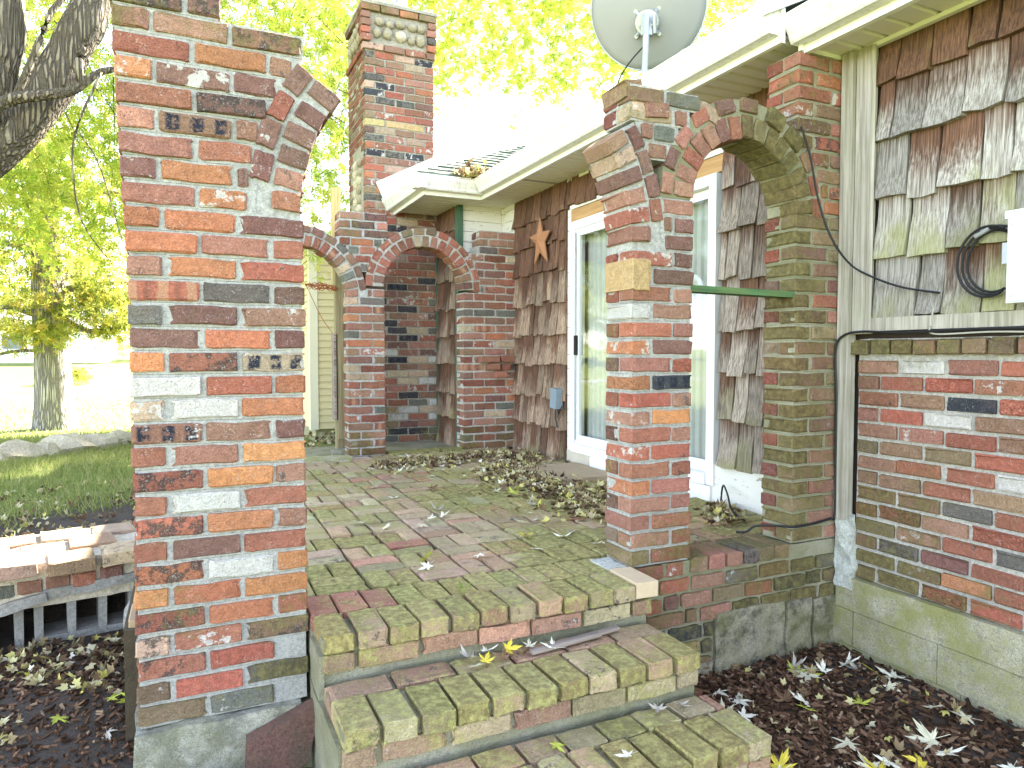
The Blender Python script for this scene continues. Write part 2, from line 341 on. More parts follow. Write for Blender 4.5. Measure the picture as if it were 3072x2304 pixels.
def smoothpath(pts, n=6):
    P = [Vector(p) for p in pts]; out = []
    for i in range(len(P)-1):
        a, b, c, d = P[max(i-1, 0)], P[i], P[i+1], P[min(i+2, len(P)-1)]
        for k in range(n):
            t = k/n; out.append(.5*((2*b)+(c-a)*t+(2*a-5*b+4*c-d)*t*t+(3*b-a-3*c+d)*t**3))
    return out+[P[-1]]
def rough_box(mb, x0, x1, y0, y1, z0, z1, step=.045, amp=.004, fr=16):
    nx, ny, nz = [max(1, int(round((b-a)/step))) for a, b in ((x0, x1), (y0, y1), (z0, z1))]
    idx = {}; V = []; F = []
    def vid(i, j, k):
        if (i, j, k) not in idx:
            p = Vector((x0+(x1-x0)*i/nx, y0+(y1-y0)*j/ny, z0+(z1-z0)*k/nz)); q = p+noise.noise_vector(p*fr)*amp
            idx[(i, j, k)] = len(V); V.append(q)
        return idx[(i, j, k)]
    for i in range(nx):
        for j in range(ny):
            F.append((vid(i, j, 0), vid(i, j+1, 0), vid(i+1, j+1, 0), vid(i+1, j, 0))); F.append((vid(i, j, nz), vid(i+1, j, nz), vid(i+1, j+1, nz), vid(i, j+1, nz)))
        for k in range(nz):
            F.append((vid(i, 0, k), vid(i+1, 0, k), vid(i+1, 0, k+1), vid(i, 0, k+1))); F.append((vid(i, ny, k), vid(i, ny, k+1), vid(i+1, ny, k+1), vid(i+1, ny, k)))
    for j in range(ny):
        for k in range(nz):
            F.append((vid(0, j, k), vid(0, j, k+1), vid(0, j+1, k+1), vid(0, j+1, k))); F.append((vid(nx, j, k), vid(nx, j+1, k), vid(nx, j+1, k+1), vid(nx, j, k+1)))
    mb.add(V, F); return mb

# bricks -------------------------------------------------------------
def brick_geo(dx, dy, dz, r, c=.0042, jit=.0014, chip=.5):
    e_ = min(.022, dx*.3)
    xs = [-dx/2, -dx/2+c, -dx/2+e_, dx/2-e_, dx/2-c, dx/2]
    if dx > .13: xs.insert(3, r.uniform(-.02, .02))
    N = len(xs)-1; V = []; F = []
    for i, x in enumerate(xs):
        ins = c if i in (0, N) else 0
        hy, hz = dy/2-ins, dz/2-ins; cc = c*(.6 if ins else 1)
        oz = r.gauss(0, .0011); oy = r.gauss(0, .0008)
        sec = [(-hy+cc, -hz), (hy-cc, -hz), (hy, -hz+cc), (hy, hz-cc), (hy-cc, hz), (-hy+cc, hz), (-hy, hz-cc), (-hy, -hz+cc)]
        for y, z in sec: V.append(Vector((x+r.gauss(0, jit), y+oy+r.gauss(0, jit), z+oz+r.gauss(0, jit))))
    for i in range(N):
        for k in range(8): F.append((i*8+k, (i+1)*8+k, (i+1)*8+(k+1) % 8, i*8+(k+1) % 8))
    F.append(tuple(range(8))); F.append(tuple(N*8+k for k in range(8))[::-1])
    for q_ in range(2):
        if r.random() < chip:                                    # knocked-off corner
            e = r.choice((0, 1)); k = r.choice((0, 2, 4, 6)); d = r.uniform(.004, .012)
            for st in ((0, 1) if e == 0 else (N, N-1)):
                for q in (k, (k+1) % 8):
                    v = V[st*8+q]; v.x *= 1-d/(dx/2); v.y *= 1-.4*d/(dy/2); v.z *= 1-.7*d/(dz/2)
    return V, F
_bc = {}
def brick_mesh(dx, dy, dz):
    key = (round(dx/.012), round(dy/.012), round(dz/.012), rng.randrange(7))
    if key not in _bc:
        kx, ky, kz = [k*.012 for k in key[:3]]; r = random.Random(hash(key) & 0xffff)
        V, F = brick_geo(kx, ky, kz, r); me = bpy.data.meshes.new('brick'); me.from_pydata([tuple(v) for v in V], [], F); me.materials.append(BRICK); me.update()
        _bc[key] = (me, kx, ky, kz)
    return _bc[key]
# colour codes: base colour and the state of the brick
PAL = {'r': (.32, .128, .085), 'R': (.40, .135, .088), 'o': (.43, .17, .09), 'O': (.54, .23, .10), 'p': (.20, .105, .085), 'b': (.26, .148, .098), 's': (.40, .175, .13),
       'g': (.15, .14, .12), 'k': (.05, .05, .058), 'y': (.56, .43, .20), 'c': (.47, .34, .24), 'w': (.31, .135, .10), 'm': (.18, .135, .08), 'n': (.27, .185, .11), 'q': (.33, .165, .12),
       'N': (.46, .35, .22), 'M': (.35, .28, .16), 'Q': (.46, .28, .18), 'P': (.35, .215, .145)}
def brick(parent, c, dims, code='r', rot=0.0, name='brick', jit=.003, moss=None, **kw):
    me, kx, ky, kz = brick_mesh(*dims)
    o = bpy.data.objects.new(name, me); o.location = (c[0]+rng.gauss(0, jit*.4), c[1]+rng.gauss(0, jit*.6), c[2]+rng.gauss(0, jit*.4))
    o.scale = (dims[0]/kx, dims[1]/ky, dims[2]/kz)
    o.rotation_euler = (rng.gauss(0, .006), rot+rng.gauss(0, .007), rng.gauss(0, .008)+kw.get('rz', 0))
    base = PAL[code[0]]; f = rng.uniform(.82, 1.2); h = rng.uniform(-.12, .12)
    o.color = (min(.8, base[0]*f), max(.01, base[1]*f*(1+h)), max(.01, base[2]*f*(1+h*.5)), 1)
    ex = code[1:]
    o['paint'] = .95 if 'W' in ex else (.36 if 'w' in ex else (rng.uniform(.02, .16) if rng.random() < .3 else 0.))
    o['char'] = .8 if 'K' in ex else (.42 if 'k' in ex else (rng.uniform(.1, .3) if rng.random() < (.45 if code[0] in 'NMQP' else .15) else 0.))
    o['band'] = 1.0 if 'B' in ex else 0.0
    o['stripe'] = 1.0 if 'S' in ex else 0.0
    o['rough'] = 1.0 if 'T' in ex else .15
    o['moss'] = float(moss if moss is not None else 0.0); o['pale'] = 1.0 if (name == 'paver' or code[0] in 'NMQP') else 0.0
    return link(o, parent)
def rcode(w='general'):
    if w == 'general': return rng.choice(['r', 'r', 'r', 'p', 'p', 'b', 'o', 'o', 'q', 'q', 's', 'rw', 'rk', 'pw', 'R'])
    if w == 'pier3': return rng.choice(['b', 'n', 'b', 'r', 'q', 'n', 'b', 'p'])
    if w == 'back': return rng.choice(['r', 'r', 'q', 'q', 'p', 'b', 'o', 'rw', 'rT', 'c', 'qw', 'rS', 'g'])
    if w == 'chim': return rng.choice(['r', 'r', 'q', 'p', 'b', 'o', 'o', 'n', 'gk', 'c', 'rw', 'b', 'kw', 'R', 'qw'])
    if w == 'chimlow': return rng.choice(['p', 'p', 'k', 'pk', 'pw', 'r', 'rw', 'qw', 'b', 'gW', 'kB', 'g', 'c', 'q'])
    if w == 'wall': return rng.choice(['r', 'R', 'RS', 'RS', 'RT', 'b', 'b', 'q', 'n', 'g', 'gk', 'RS', 'rW', 'rk', 'b'])
    if w == 'step': return rng.choice(['N', 'N', 'M', 'N', 'Q', 'Q', 'P', 'P'])
    if w == 'pave': return rng.choice(['N', 'Q', 'N', 'M', 'P', 'Q', 'N', 'M', 'c'])
def rowlens(W, kind, full=.198, half=.094, jt=.015):
    """lengths along a course: kind 0 = half first, 1 = full first"""
    n = max(1, round((W+jt)/(full+jt)*2)/2); out = []
    nf = int(n); hf = (n-nf) > .25
    seq = (['h'] if hf and kind == 0 else [])+['f']*nf+(['h'] if hf and kind == 1 else [])
    if not hf: seq = ['f']*nf if kind == 0 else ['h']+['f']*(nf-1)+['h'] if nf > 1 else ['f']
    L = [full if q == 'f' else half for q in seq]; k = (W-jt*(len(L)-1))/sum(L); return [x*k for x in L], seq
def course(th, x0, x1, y0, y1, z, kind, h=.0595, codes=None, pal='general', clip=None, back=None, moss=None, jt=.015, full=None):
    """one course of a free-standing pier: headers run through, stretchers lie front and back"""
    L, seq = rowlens(x1-x0, kind, jt=jt); x = x0; D = y1-y0
    a, b = clip if clip else (x0, x1)
    for i, (l, q) in enumerate(zip(L, seq)):
        u0, u1 = max(x, a), min(x+l, b); xs = x; x += l+jt
        if u1-u0 < .026: continue
        cx = (u0+u1)/2; cd = codes[i] if codes and i < len(codes) else rcode(pal)
        m = moss(cx, z) if moss else 0
        if q == 'h' or u1-u0 < .1: brick(th, (cx, (y0+y1)/2, z), (u1-u0, D, h), cd, moss=m)
        else:
            brick(th, (cx, y0+.047, z), (u1-u0, .094, h), cd, moss=m)
            V, F = brick_geo(u1-u0, .094, h, rng)
            if back is not None: back.add([v+Vector((cx, y1-.047, z)) for v in V], F)
def ring(th, cx, cz, Rr, rad, y0, y1, angs, tang, pal='general', codes=None, moss=None):
    for i, a in enumerate(angs):
        r = Rr+rad/2; A = R(a); c = (cx+r*math.cos(A), (y0+y1)/2, cz+r*math.sin(A))
        cd = codes[i % len(codes)] if codes else rcode(pal)
        brick(th, c, (rad, y1-y0, tang), cd, rot=-A, moss=moss(c[0], c[2]) if moss else 0, jit=.005)
def ring_mortar(mb, cx, cz, r0, r1, y0, y1, a0, a1, n=14):
    P = []
    for i in range(n+1):
        a = R(a0+(a1-a0)*i/n); P.append((cx+r0*math.cos(a), cz+r0*math.sin(a), cx+r1*math.cos(a), cz+r1*math.sin(a)))
    for p, q in zip(P[:-1], P[1:]): mb.prism([(p[0], p[1]), (p[2], p[3]), (q[2], q[3]), (q[0], q[1])], 1, y0, y1)

# ------------------------------------------------------------------ ground, road
def gh(x, y):
    def sm(a, b, t): t = min(1, max(0, (t-a)/(b-a))); return t*t*(3-2*t)
    l = .09+.04*sm(2.4, 3.4, y)+.29*sm(3.7, 4.4, y)-.10*sm(7, 9, y)-.62*sm(9, 19, y)-.2*sm(22, 44, y)
    r = -.04
    if y > 6.3: r = .42-.38*sm(7.2, 10.5, y)-.5*sm(11, 20, y)-.2*sm(22, 44, y)
    w = sm(-.1, .5, x) if y < 2.6 else sm(-.2, .25, x) if y < 6.3 else sm(-.2, 1.2, x)
    if y < 2.2: l = -.02+.12*sm(1.2, 2.4, y)
    z = l*(1-w)+r*w
    z += 1.5*sm(47, 62, y)+2.5*sm(70, 160, y)
    return z+noise.noise(Vector((x*1.3, y*1.3, 0)))*.025*min(1, 9/max(1, y))
gx = np.concatenate([np.linspace(-260, -8, 22)[:-1], np.linspace(-8, 5, 100), np.linspace(5, 260, 22)[1:]])
gy = np.concatenate([np.linspace(-60, -1, 10)[:-1], np.linspace(-1, 12, 110), np.linspace(12, 75, 64)[1:], np.linspace(75, 420, 18)[1:]])
gv = [(x, y, gh(x, y)) for y in gy for x in gx]; nx = len(gx)
gf = [(j*nx+i, j*nx+i+1, (j+1)*nx+i+1, (j+1)*nx+i) for j in range(len(gy)-1) for i in range(nx-1)]
g = mesh('ground', gv, gf, GROUND, smooth=True); tag(g, kind='structure')
rv = []; xs = np.linspace(-90, 60, 60)
for x in xs: rv += [(x, 41.5, gh(x, 41.5)+.03), (x, 45.8, gh(x, 45.8)+.03)]
tag(mesh('road', rv, [(2*i, 2*i+2, 2*i+3, 2*i+1) for i in range(59)], ROADM), kind='structure')
pv = []
for t in np.linspace(0, 1, 14):
    y = 45.9+t*12; x = -15.5-t*8; pv += [(x-1.8, y, gh(x-1.8, y)+.05), (x+2.6, y, gh(x+2.6, y)+.05)]
tag(mesh('driveway', pv, [(2*i, 2*i+1, 2*i+3, 2*i+2) for i in range(13)], ROADM), kind='structure')

# ------------------------------------------------------------------ broken pier on the left
YF, YB = 2.44, 2.64; P0, P1 = -.16, .363; BCX, BCZ, BR = 1.02, 1.875, .658
th = thing('broken_brick_pier', 'tall free-standing brick pier with a broken arch stub at its top right', 'brick pier', (.1, 2.54, .0))
th.matrix_world = Matrix.Translation((.1, 2.54, 0))
def under(o):          # children are built in world space; keep them there under a located Empty
    inv = Matrix.Translation(-Vector(o.location))
    for c in o.children: c.matrix_parent_inverse = inv
codesL = {30: ['pk', 'pk', 'bk'], 29: ['b', 'q', 'bk'], 28: ['r', 'o', 'b'], 27: ['ow', 'pw', 'p'], 26: ['r', 'pk', 'r'], 25: ['s', 'bB', 'b'], 24: ['q', 'r', 'r'], 23: ['pw', 'o', 'p'],
    22: ['s', 'ow', 'r'], 21: ['o', 'o', 'p'], 20: ['o', 's', 'r'], 19: ['q', 'o', 'R'], 18: ['RS', 'g', 'p'], 17: ['g', 'p', 'qw'], 16: ['p', 'o', 'p'], 15: ['O', 'rk', 'cBw'],
    14: ['rW', 'R', 'o'], 13: ['cw', 'rW', 'o'], 12: ['bBw', 'q', 'pw'], 11: ['r', 's', 'O'], 10: ['rk', 'O', 'q'], 9: ['r', 'cBW', 'r'], 8: ['Rk', 'o', 'b'], 7: ['r', 'p', 'r'],
    6: ['ok', 'cWk', 'O'], 5: ['O', 'o', 'O'], 4: ['rk', 'o', 'Rw'], 3: ['cwk', 'rw', 'bk'], 2: ['rk', 'R', 'm'], 1: ['m', 'R', 'g'], 0: ['m', 'gw', 'm']}
PZ0, PP = .258, .0746
back = MB(); mort = MB()
mossL = lambda x, z: max(0, .85-(z-.2)*1.6)*(.7+.6*(x > .2)) if z < .75 else (.35 if z > 2.38 else .05)
def limR(z, Rr=BR+.105+.012+.062): 
    d = Rr*Rr-(z-BCZ)**2
    return BCX-math.sqrt(d) if (z > BCZ-.02 and d > 0) else P1
lean = lambda z: -.035*max(0, (z-1.6))
for k in range(31):
    z = PZ0+k*PP; x0 = P0+lean(z); x1 = P1 if k < 30 else .115
    if k == 2: pass
    cl = (x0, min(max(P1, .375), limR(z)) if k < 30 else .115)
    if z > 2.3: cl = (x0, min(.375, limR(z)))
    if k == 30: cl = (x0, .115)
    kind = 0 if k % 2 else 1
    if k in (0, 2):     # broken-out corner holes at the bottom right
        course(th, x0, x1, YF, YB, z, kind, codes=codesL[k], clip=(x0, .25), back=back, moss=mossL, full=1)
    else: course(th, x0, x1, YF, YB, z, kind, codes=codesL[k], clip=cl, back=back, moss=mossL)
    rough_box(mort, x0+.007, cl[1]+(.03 if BCZ-.05 < z < 2.36 else -.007), YF+.010, YB-.009, z-PP/2+.0005, z+PP/2-.0005, .06, .002)
ring(th, BCX, BCZ, BR, .098, YF, YB, [180-a for a in (2.6, 8.8, 15, 21.2, 27.6, 34)], .0605, codes=['r', 'q', 'p', 'p', 'p', 'p'])
ring(th, BCX, BCZ, BR+.112, .06, YF, YB, [180-a for a in (10.5, 18, 25.6, 33)], .092, codes=['pw', 'pw', 'r', 'p'])
ring_mortar(mort, BCX, BCZ, BR+.008, BR+.172, YF+.0125, YB-.011, 180-36.5, 183, 10)
mort.build('mortar', MORTAR, th); back.build('back_brickwork', BRICKJ, th)['kind'] = 'stuff'
ft = MB(); rough_box(ft, P0-.012, .335, YF-.03, YB+.05, -.25, .222, .05, .012, 8); ft.build('footing', CONC, th)
ft = MB(); rough_box(ft, .339, .372, YF-.01, YB+.03, -.2, .2, .05, .01, 8); ft.build('footing', CONCM, th)
ft = MB(); rough_box(ft, .255, .352, YF+.03, YB-.01, .22, .44, .04, .006, 12); ft.build('mortar', CONCM, th)
under(th)
# red-brown stone leaning at the foot
sh = MB(); sh.prism([(.145, -.02), (.155, .155), (.39, .245), (.345, .06), (.27, -.02)], 1, 2.345, 2.405)
o = sh.build('leaning_stone', concrete_material('red_sandstone', (.20, .10, .085), .15, .5)); tag(o, 'broken red-brown stone slab leaning on the foot of the free-standing pier', 'stone')

# ------------------------------------------------------------------ front archway: middle pier, small arch, house pier
th = thing('brick_archway', 'small mossy brick arch joining a brick pier to the house, beside the steps', 'brick archway', (2.3, 2.54, .3))
SCX, SCZ, SR = 2.3, 2.07, .30; RO = .105+.012+.062
A0, A1, A2, A3 = 1.682, 2.0, 2.602, 2.925
back = MB(); mort = MB(); mort2 = MB()
def c_l(z, dz=0):            # right-hand limit of masonry left of the small arch
    d = (SR+RO)**2-(z-SCZ)**2; return SCX-math.sqrt(d) if d > 0 and z > SCZ-.01 else (A1 if z <= SCZ else 9)
def c_r(z):
    d = (SR+RO)**2-(z-SCZ)**2; return SCX+math.sqrt(d) if d > 0 and z > SCZ-.01 else A2
def c_b(z):            # left-hand limit right of the big broken arch
    d = (BR+RO)**2-(z-BCZ)**2; return BCX+math.sqrt(d) if (d > 0 and z > BCZ-.01) else A0
mp2 = lambda x, z: max(.0, .55-(z-.45)*1.2) if z < .8 else (.35 if z > 2.35 else .06)
mp3 = lambda x, z: (.95 if x < 2.68 else .62 if x < 2.8 else .25)*(1. if z < 2.5 else .45)
codes2 = {0: ['n', 'r'], 1: ['q', 'r'], 2: ['q', 'r'], 3: ['q', 'q'], 4: ['ow', 's'], 5: ['r', 'rk'], 6: ['Rw', 'R'], 7: ['r', 'q'], 8: ['qw', 'O'], 9: ['R', 'qw'], 10: ['oT', 'kB'], 11: ['q', 'RT'], 12: ['ow', 'p'], 13: ['R', 'q'], 14: ['kW', 'q'], 15: ['r', 'q'], 16: ['y', 'p'], 17: ['rw', 'p'], 18: ['q', 'p']}
z0 = .535; PP2 = .0748; n = 0; z = z0
while z < 2.5:
    a = max(c_b(z), 1.66) if z > BCZ else A0; b = c_l(z)
    if z > 2.30: a = max(1.66, c_b(z)) if z < 2.40 else 1.665
    if z > 2.44: b = min(b, 2.03)
    b = min(b, 2.06)
    if b-a > .035:
        kind = n % 2
        course(th, min(A0, a), max(A1, b), YF, YB, z, kind, codes=codes2.get(n), pal='back' if z > 2.3 else 'general', clip=(a, b), back=back, moss=mp2)
        rough_box(mort, a+.008-(.03 if BCZ < z and a > A0+.002 else 0), b-.008+(.03 if SCZ < z and b < 2.05 and b == c_l(z) else 0), YF+.009, YB-.007, z-PP2/2+.0005, z+PP2/2-.0005, .06, .002)
    n += 1; z += PP2
# stub of the big arch, its outer ring and the two rings of the small arch
ring(th, BCX, BCZ, BR, .1, YF, YB, [2.6, 8.8, 15.2, 21.6, 28.2, 34.5], .062, codes=['q', 'rw', 'q', 'p', 'cw', 'b'])
ring(th, BCX, BCZ, BR+.112, .058, YF, YB, [9.5, 17, 24.4, 32], .092, codes=['r', 'p', 'p', 'p'])
mring = lambda x, z: .12 if x < 2.25 else (.55 if x < 2.36 else 1.0)
ring(th, SCX, SCZ, SR, .1, YF, YB, [174-12.05*i for i in range(15)], .0635, codes=['q', 'q', 'r', 'q', 'q', 'p', 'r', 'p', 'c', 'n', 'm', 'm', 'n', 'b', 'b'], moss=mring)
ring(th, SCX, SCZ, SR+.113, .06, YF, YB, [172, 158, 144, 126], .088, codes=['q', 'p', 'q', 'r'], moss=mring)
ring(th, SCX, SCZ, SR+.113, .062, YF, YB-.02, [107, 89], .1, codes=['p', 'p'], moss=mring)
ring(th, SCX, SCZ, SR+.10, .075, YF-.012, YB-.02, [68, 50], .105, codes=['m', 'm'], moss=mring)
ring(th, SCX, SCZ, SR+.113, .058, YF, YB, [33, 17.5, 4], .09, codes=['n', 'r', 'r'], moss=lambda x, z: .35)
ring_mortar(mort2, SCX, SCZ, SR+.009, SR+.172, YF+.0125, YB-.011, 0, 180, 26)
ring_mortar(mort, BCX, BCZ, BR+.009, BR+.172, YF+.0135, YB-.012, -4, 36, 10)
brick(th, (1.722, 2.539, 1.737), (.092, .216, .132), 'y', moss=0)
# rubble cap on the middle pier
for c, d, cd, rot in (((1.73, 2.54, 2.44), (.1, .2, .075), 'cw', .12), ((1.80, 2.5, 2.425), (.12, .15, .06), 'qw', -.1), ((2.085, 2.54, 2.452), (.12, .18, .065), 'cw', .35), ((1.70, 2.54, 2.505), (.09, .18, .07), 'n', -.2)):
    brick(th, c, d, cd, rot=rot, moss=.2, jit=.006)
# house pier, from below the patio to the soffit
n = 0; z = .535
while z < 2.83:
    a = max(A2, c_r(z)) if z > SCZ else A2
    course(th, A2, A3, YF, YB, z, (n+1) % 2, codes=None, pal='pier3' if z < 2.1 else 'general', clip=(a, A3), back=back, moss=mp3)
    rough_box(mort2, a+.009-(.03 if a > A2+.002 else 0), A3-.004, YF+.009, YB-.009, z-PP2/2+.0005, z+PP2/2-.0005, .06, .002)
    n += 1; z += PP2
mort.build('mortar', MORTAR, th); mort2.build('mortar', MORTARM, th); back.build('back_brickwork', BRICKJ, th)['kind'] = 'stuff'
under(th)

# base wall under the archway
th = thing('base_wall', 'low stained brick and stone base wall under the small arch beside the mulch bed', 'brick wall', (2.3, 2.5, 0))
mort = MB(); rough_box(mort, 1.66, 2.93, YF+.014, 2.66, -.2, .490, .05, .005)
mort.build('mortar', MORTARM, th)
mw = lambda x, z: .25+.5*(x > 2.3)+.25*(z < .25)
z = .463; n = 0
for zz, row in enumerate([[(1.69, 1.86, 'r'), (1.875, 1.965, 'rw')], [(1.665, 1.83, 'q'), (1.845, 2.0, 'R'), (2.015, 2.2, 'q'), (2.215, 2.40, 'gw'), (2.415, 2.60, 'r'), (2.615, 2.76, 'm'), (2.775, 2.9, 'g')],
        [(1.665, 1.85, 'R'), (1.865, 1.94, 'p'), (1.955, 2.12, 'q'), (2.135, 2.31, 'n'), (2.325, 2.49, 'R'), (2.505, 2.70, 'k'), (2.715, 2.81, 'k'), (2.825, 2.91, 'm')],
        [(1.66, 1.76, 'p'), (1.775, 1.97, 'q'), (1.985, 2.05, 'n'), (2.065, 2.24, 'q'), (2.255, 2.41, 'k'), (2.425, 2.6, 'n'), (2.615, 2.79, 'm'), (2.805, 2.90, 'm')],
        [(1.68, 1.88, 'cW'), (1.895, 2.07, 'k'), (2.085, 2.24, 'kk')], [(1.70, 1.80, 'n'), (1.815, 1.92, 'y'), (1.935, 2.06, 'y'), (2.075, 2.13, 'g')], [(1.7, 1.9, 'g'), (1.92, 2.12, 'm')]]):
    zc = .463-zz*.0742
    for a, b, cd in row: brick(th, ((a+b)/2, YF+.045, zc), (b-a, .09, .06), cd, moss=mw((a+b)/2, zc))
for i, cd in enumerate(['n', 'q', 'q', 'gk', 'm', 'b']):
    brick(th, (2.055+i*.0985, 2.535, .47), (.089, .2, .066), cd, moss=.45)
for a, b, c, d in ((2.145, 2.56, .0, .235), (2.575, 2.74, -.02, .225), (2.755, 2.915, -.04, .21), (1.68, 2.13, -.12, .02)):
    sb = MB(); rough_box(sb, a, b, YF-.006, YF+.09, c-.06, d, .04, .014, 9); sb.build('foundation_stone', CONCS, th)
under(th)

# ------------------------------------------------------------------ back archway
th = thing('brick_archway', 'double brick arcade at the far end of the patio, joined to the house', 'brick archway', (1.6, 6.3, .5))
BYF, BYB = 6.2, 6.4; L0, L1, Q0, Q1 = 1.285, 1.62, 2.37, 2.92
LCX, LCZ, LR = .845, 1.90, .445; RCX, RCZ, RR = 1.995, 2.015, .375
back = MB(); mort = MB(); mort2 = MB()
def lim(cx, cz, r, z, side, edge):
    d = r*r-(z-cz)**2; return cx+side*math.sqrt(d) if d > 0 and z > cz-.01 else edge
n = 0; z = .535; PB = .0745
mb_ = lambda x, z: .55 if z < .75 else (.3 if z > 2.35 else .12)
while z < 2.66:
    a = lim(LCX, LCZ, LR+RO, z, 1, L0 if z < LCZ else 1.22); b = lim(RCX, RCZ, RR+RO, z, -1, L1 if z < RCZ else 1.65)
    if z > 2.40: a = max(a, 1.22); b = min(b, 1.65)
    if b-a > .03:
        course(th, min(a, L0), max(b, L1), BYF, BYB, z, n % 2, pal='back', clip=(a, b), back=back, moss=mb_, codes=None if z < 2.42 else ['q', 'pk', 's'])
        mort.box(a+.006-(.03 if 1.9 < z < 2.4 else 0), b-.006+(.03 if 2.0 < z < 2.45 else 0), BYF+.008, BYB-.008, z-PB/2, z+PB/2)
    if z < 2.60:
        a = max(Q0 if z < RCZ else 2.54 if z > RCZ+.34 else Q0, lim(RCX, RCZ, RR+RO, z, 1, Q0))
        course(th, Q0 if z < 2.35 else 2.54, Q1, BYF, BYB, z, (n+1) % 2, pal='back', clip=(a, Q1), back=back, moss=mb_)
        mort2.box(a+.006-(.03 if 2.0 < z < 2.45 else 0), Q1-.002, BYF+.008, BYB-.008, z-PB/2, z+PB/2)
    n += 1; z += PB
ring(th, LCX, LCZ, LR, .098, BYF, BYB, [5+9.0*i for i in range(20)], .061, 'back', moss=mb_)
ring(th, LCX, LCZ, LR+.112, .06, BYF, BYB, [12+11.6*i for i in range(14)], .098, codes=['p', 'p', 'b', 'g', 'b'], moss=lambda x, z: .25)
ring(th, RCX, RCZ, RR, .098, BYF, BYB, [5+10.4*i for i in range(17)], .061, 'back', moss=mb_)
ring(th, RCX, RCZ, RR+.112, .06, BYF, BYB, [3+13.2*i for i in range(14)], .098, codes=['r', 'r', 'rw', 'r', 'r', 'R', 'm', 'n', 'm', 'q'], moss=lambda x, z: .3 if x < 2 else .05)
ring_mortar(mort, LCX, LCZ, LR+.008, LR+.171, BYF+.010, BYB-.01, 0, 180, 30)
ring_mortar(mort2, RCX, RCZ, RR+.008, RR+.171, BYF+.011, BYB-.011, 0, 180, 30)
# corbelled broken ledge on the house pier
for i, (x, zz, w) in enumerate(((2.62, 1.36, .19), (2.80, 1.365, .14), (2.66, 1.29, .12), (2.79, 1.285, .1), (2.74, 1.21, .11))):
    brick(th, (x, BYF-.03, zz), (w, .1, .06), 'r', jit=.006)
# hidden left pier of the arcade
n = 0; z = .535
while z < 2.0:
    bm = BRICKJ; L, _ = rowlens(.315, n % 2); x = .08
    for l in L:
        V, F = brick_geo(l, .2, .0595, rng); back.add([v+Vector((x+l/2, 6.3, z)) for v in V], F); x += l+.015
    n += 1; z += PB
mort.box(.088, .387, BYF+.008, BYB-.008, .5, 2.0)
mort.build('mortar', MORTAR, th); mort2.build('mortar', MORTARW, th); back.build('back_brickwork', BRICKJ, th)['kind'] = 'stuff'
under(th)

# ------------------------------------------------------------------ patio of brick pavers
PT = .5
pb = MB(); rough_box(pb, -.21, 2.93, 2.645, 6.19, 0, PT-.026, .12, .004)
patio = pb.build('patio', plain('patio_sand_bed', (.07, .055, .035), .95, .4, 30, 0, .01)); tag(patio, kind='structure')
pb = MB(); rough_box(pb, .37, 1.655, 2.452, 2.64, .0, PT-.022, .12, .004); pb.build('patio_edge_bed', MORTARM, patio)
pb = MB(); rough_box(pb, .06, 2.43, 6.195, 7.11, .0, PT-.014, .15, .004); pb.build('patio_bed', MORTARM, patio)
cells = []
cs = .209; x = -.2; i = 0
while x < 2.86:
    y = 2.66; j = 0
    while y < 6.12:
        cells.append((x, y, (i+j) % 2)); y += cs; j += 1
    x += cs; i += 1
pav = []
for (x, y, o_) in cells:
    for q in (0, 1):
        if o_: c = (x+cs/2, y+.052+q*.1045); d = (.197, .0945)
        else: c = (x+.052+q*.1045, y+cs/2); d = (.0945, .197)
        if c[0] > 2.88 or c[0] < -.19: continue
        pav.append((c, d))
# sort: largest in view first
def vis(c):
    x, y = c; 
    if x/max(y, .1) < .15 and y < 6.2: return 1e3+y      # hidden behind the free-standing pier
    return x*math.sin(R(24.9))+y*math.cos(R(24.9))
pav.sort(key=lambda q: vis(q[0]))
pj = MB()
for n, (c, d) in enumerate(pav):
    zt = PT-.03+noise.noise(Vector((c[0]*1.1, c[1]*1.1, 2)))*.010
    m = .56+.85*noise.noise(Vector((c[0]*1.3, c[1]*1.3, 5)))
    if rng.random() < .14: m = .1
    if 3.9 < c[1] < 4.5 and c[0] < 2.2: m *= .8
    if n < 255:
        cd = rcode('pave')
        if rng.random() < .05: cd = 's'; 
        if rng.random() < .012: cd = 'cW'
        brick(patio, (c[0], c[1], zt), (d[0], d[1], .06), cd, name='paver', moss=m, jit=.006)
    else:
        V, F = brick_geo(d[0], d[1], .06, rng); pj.add([v+Vector((c[0], c[1], zt+rng.gauss(0, .0012))) for v in V], F)
def joined_paver_mat():
    t = NT('paver_far'); g = t.n('ShaderNodeNewGeometry'); p = g.outputs['Position']
    c = t.cramp(g.outputs['Random Per Island'], [(0, (.28, .22, .14)), (.4, (.34, .23, .15)), (.7, (.36, .29, .18)), (.9, (.40, .24, .18)), (.95, (.6, .55, .48)), (1, (.6, .56, .5))])
    n1 = t.noise(p, 2.6, 4); n2 = t.noise(p, 40, 4, .7)
    c = t.mix(t.math('MULTIPLY', t.ramp(t.math('ADD', t.math('MULTIPLY', n1, .6), t.math('MULTIPLY', n2, .4)), .42, .62), .75), c, (.33, .32, .11))
    t.color(c); t.bump(n2, .6, .006); return t.m
pj.build('far_pavers', joined_paver_mat(), patio)['kind'] = 'stuff'
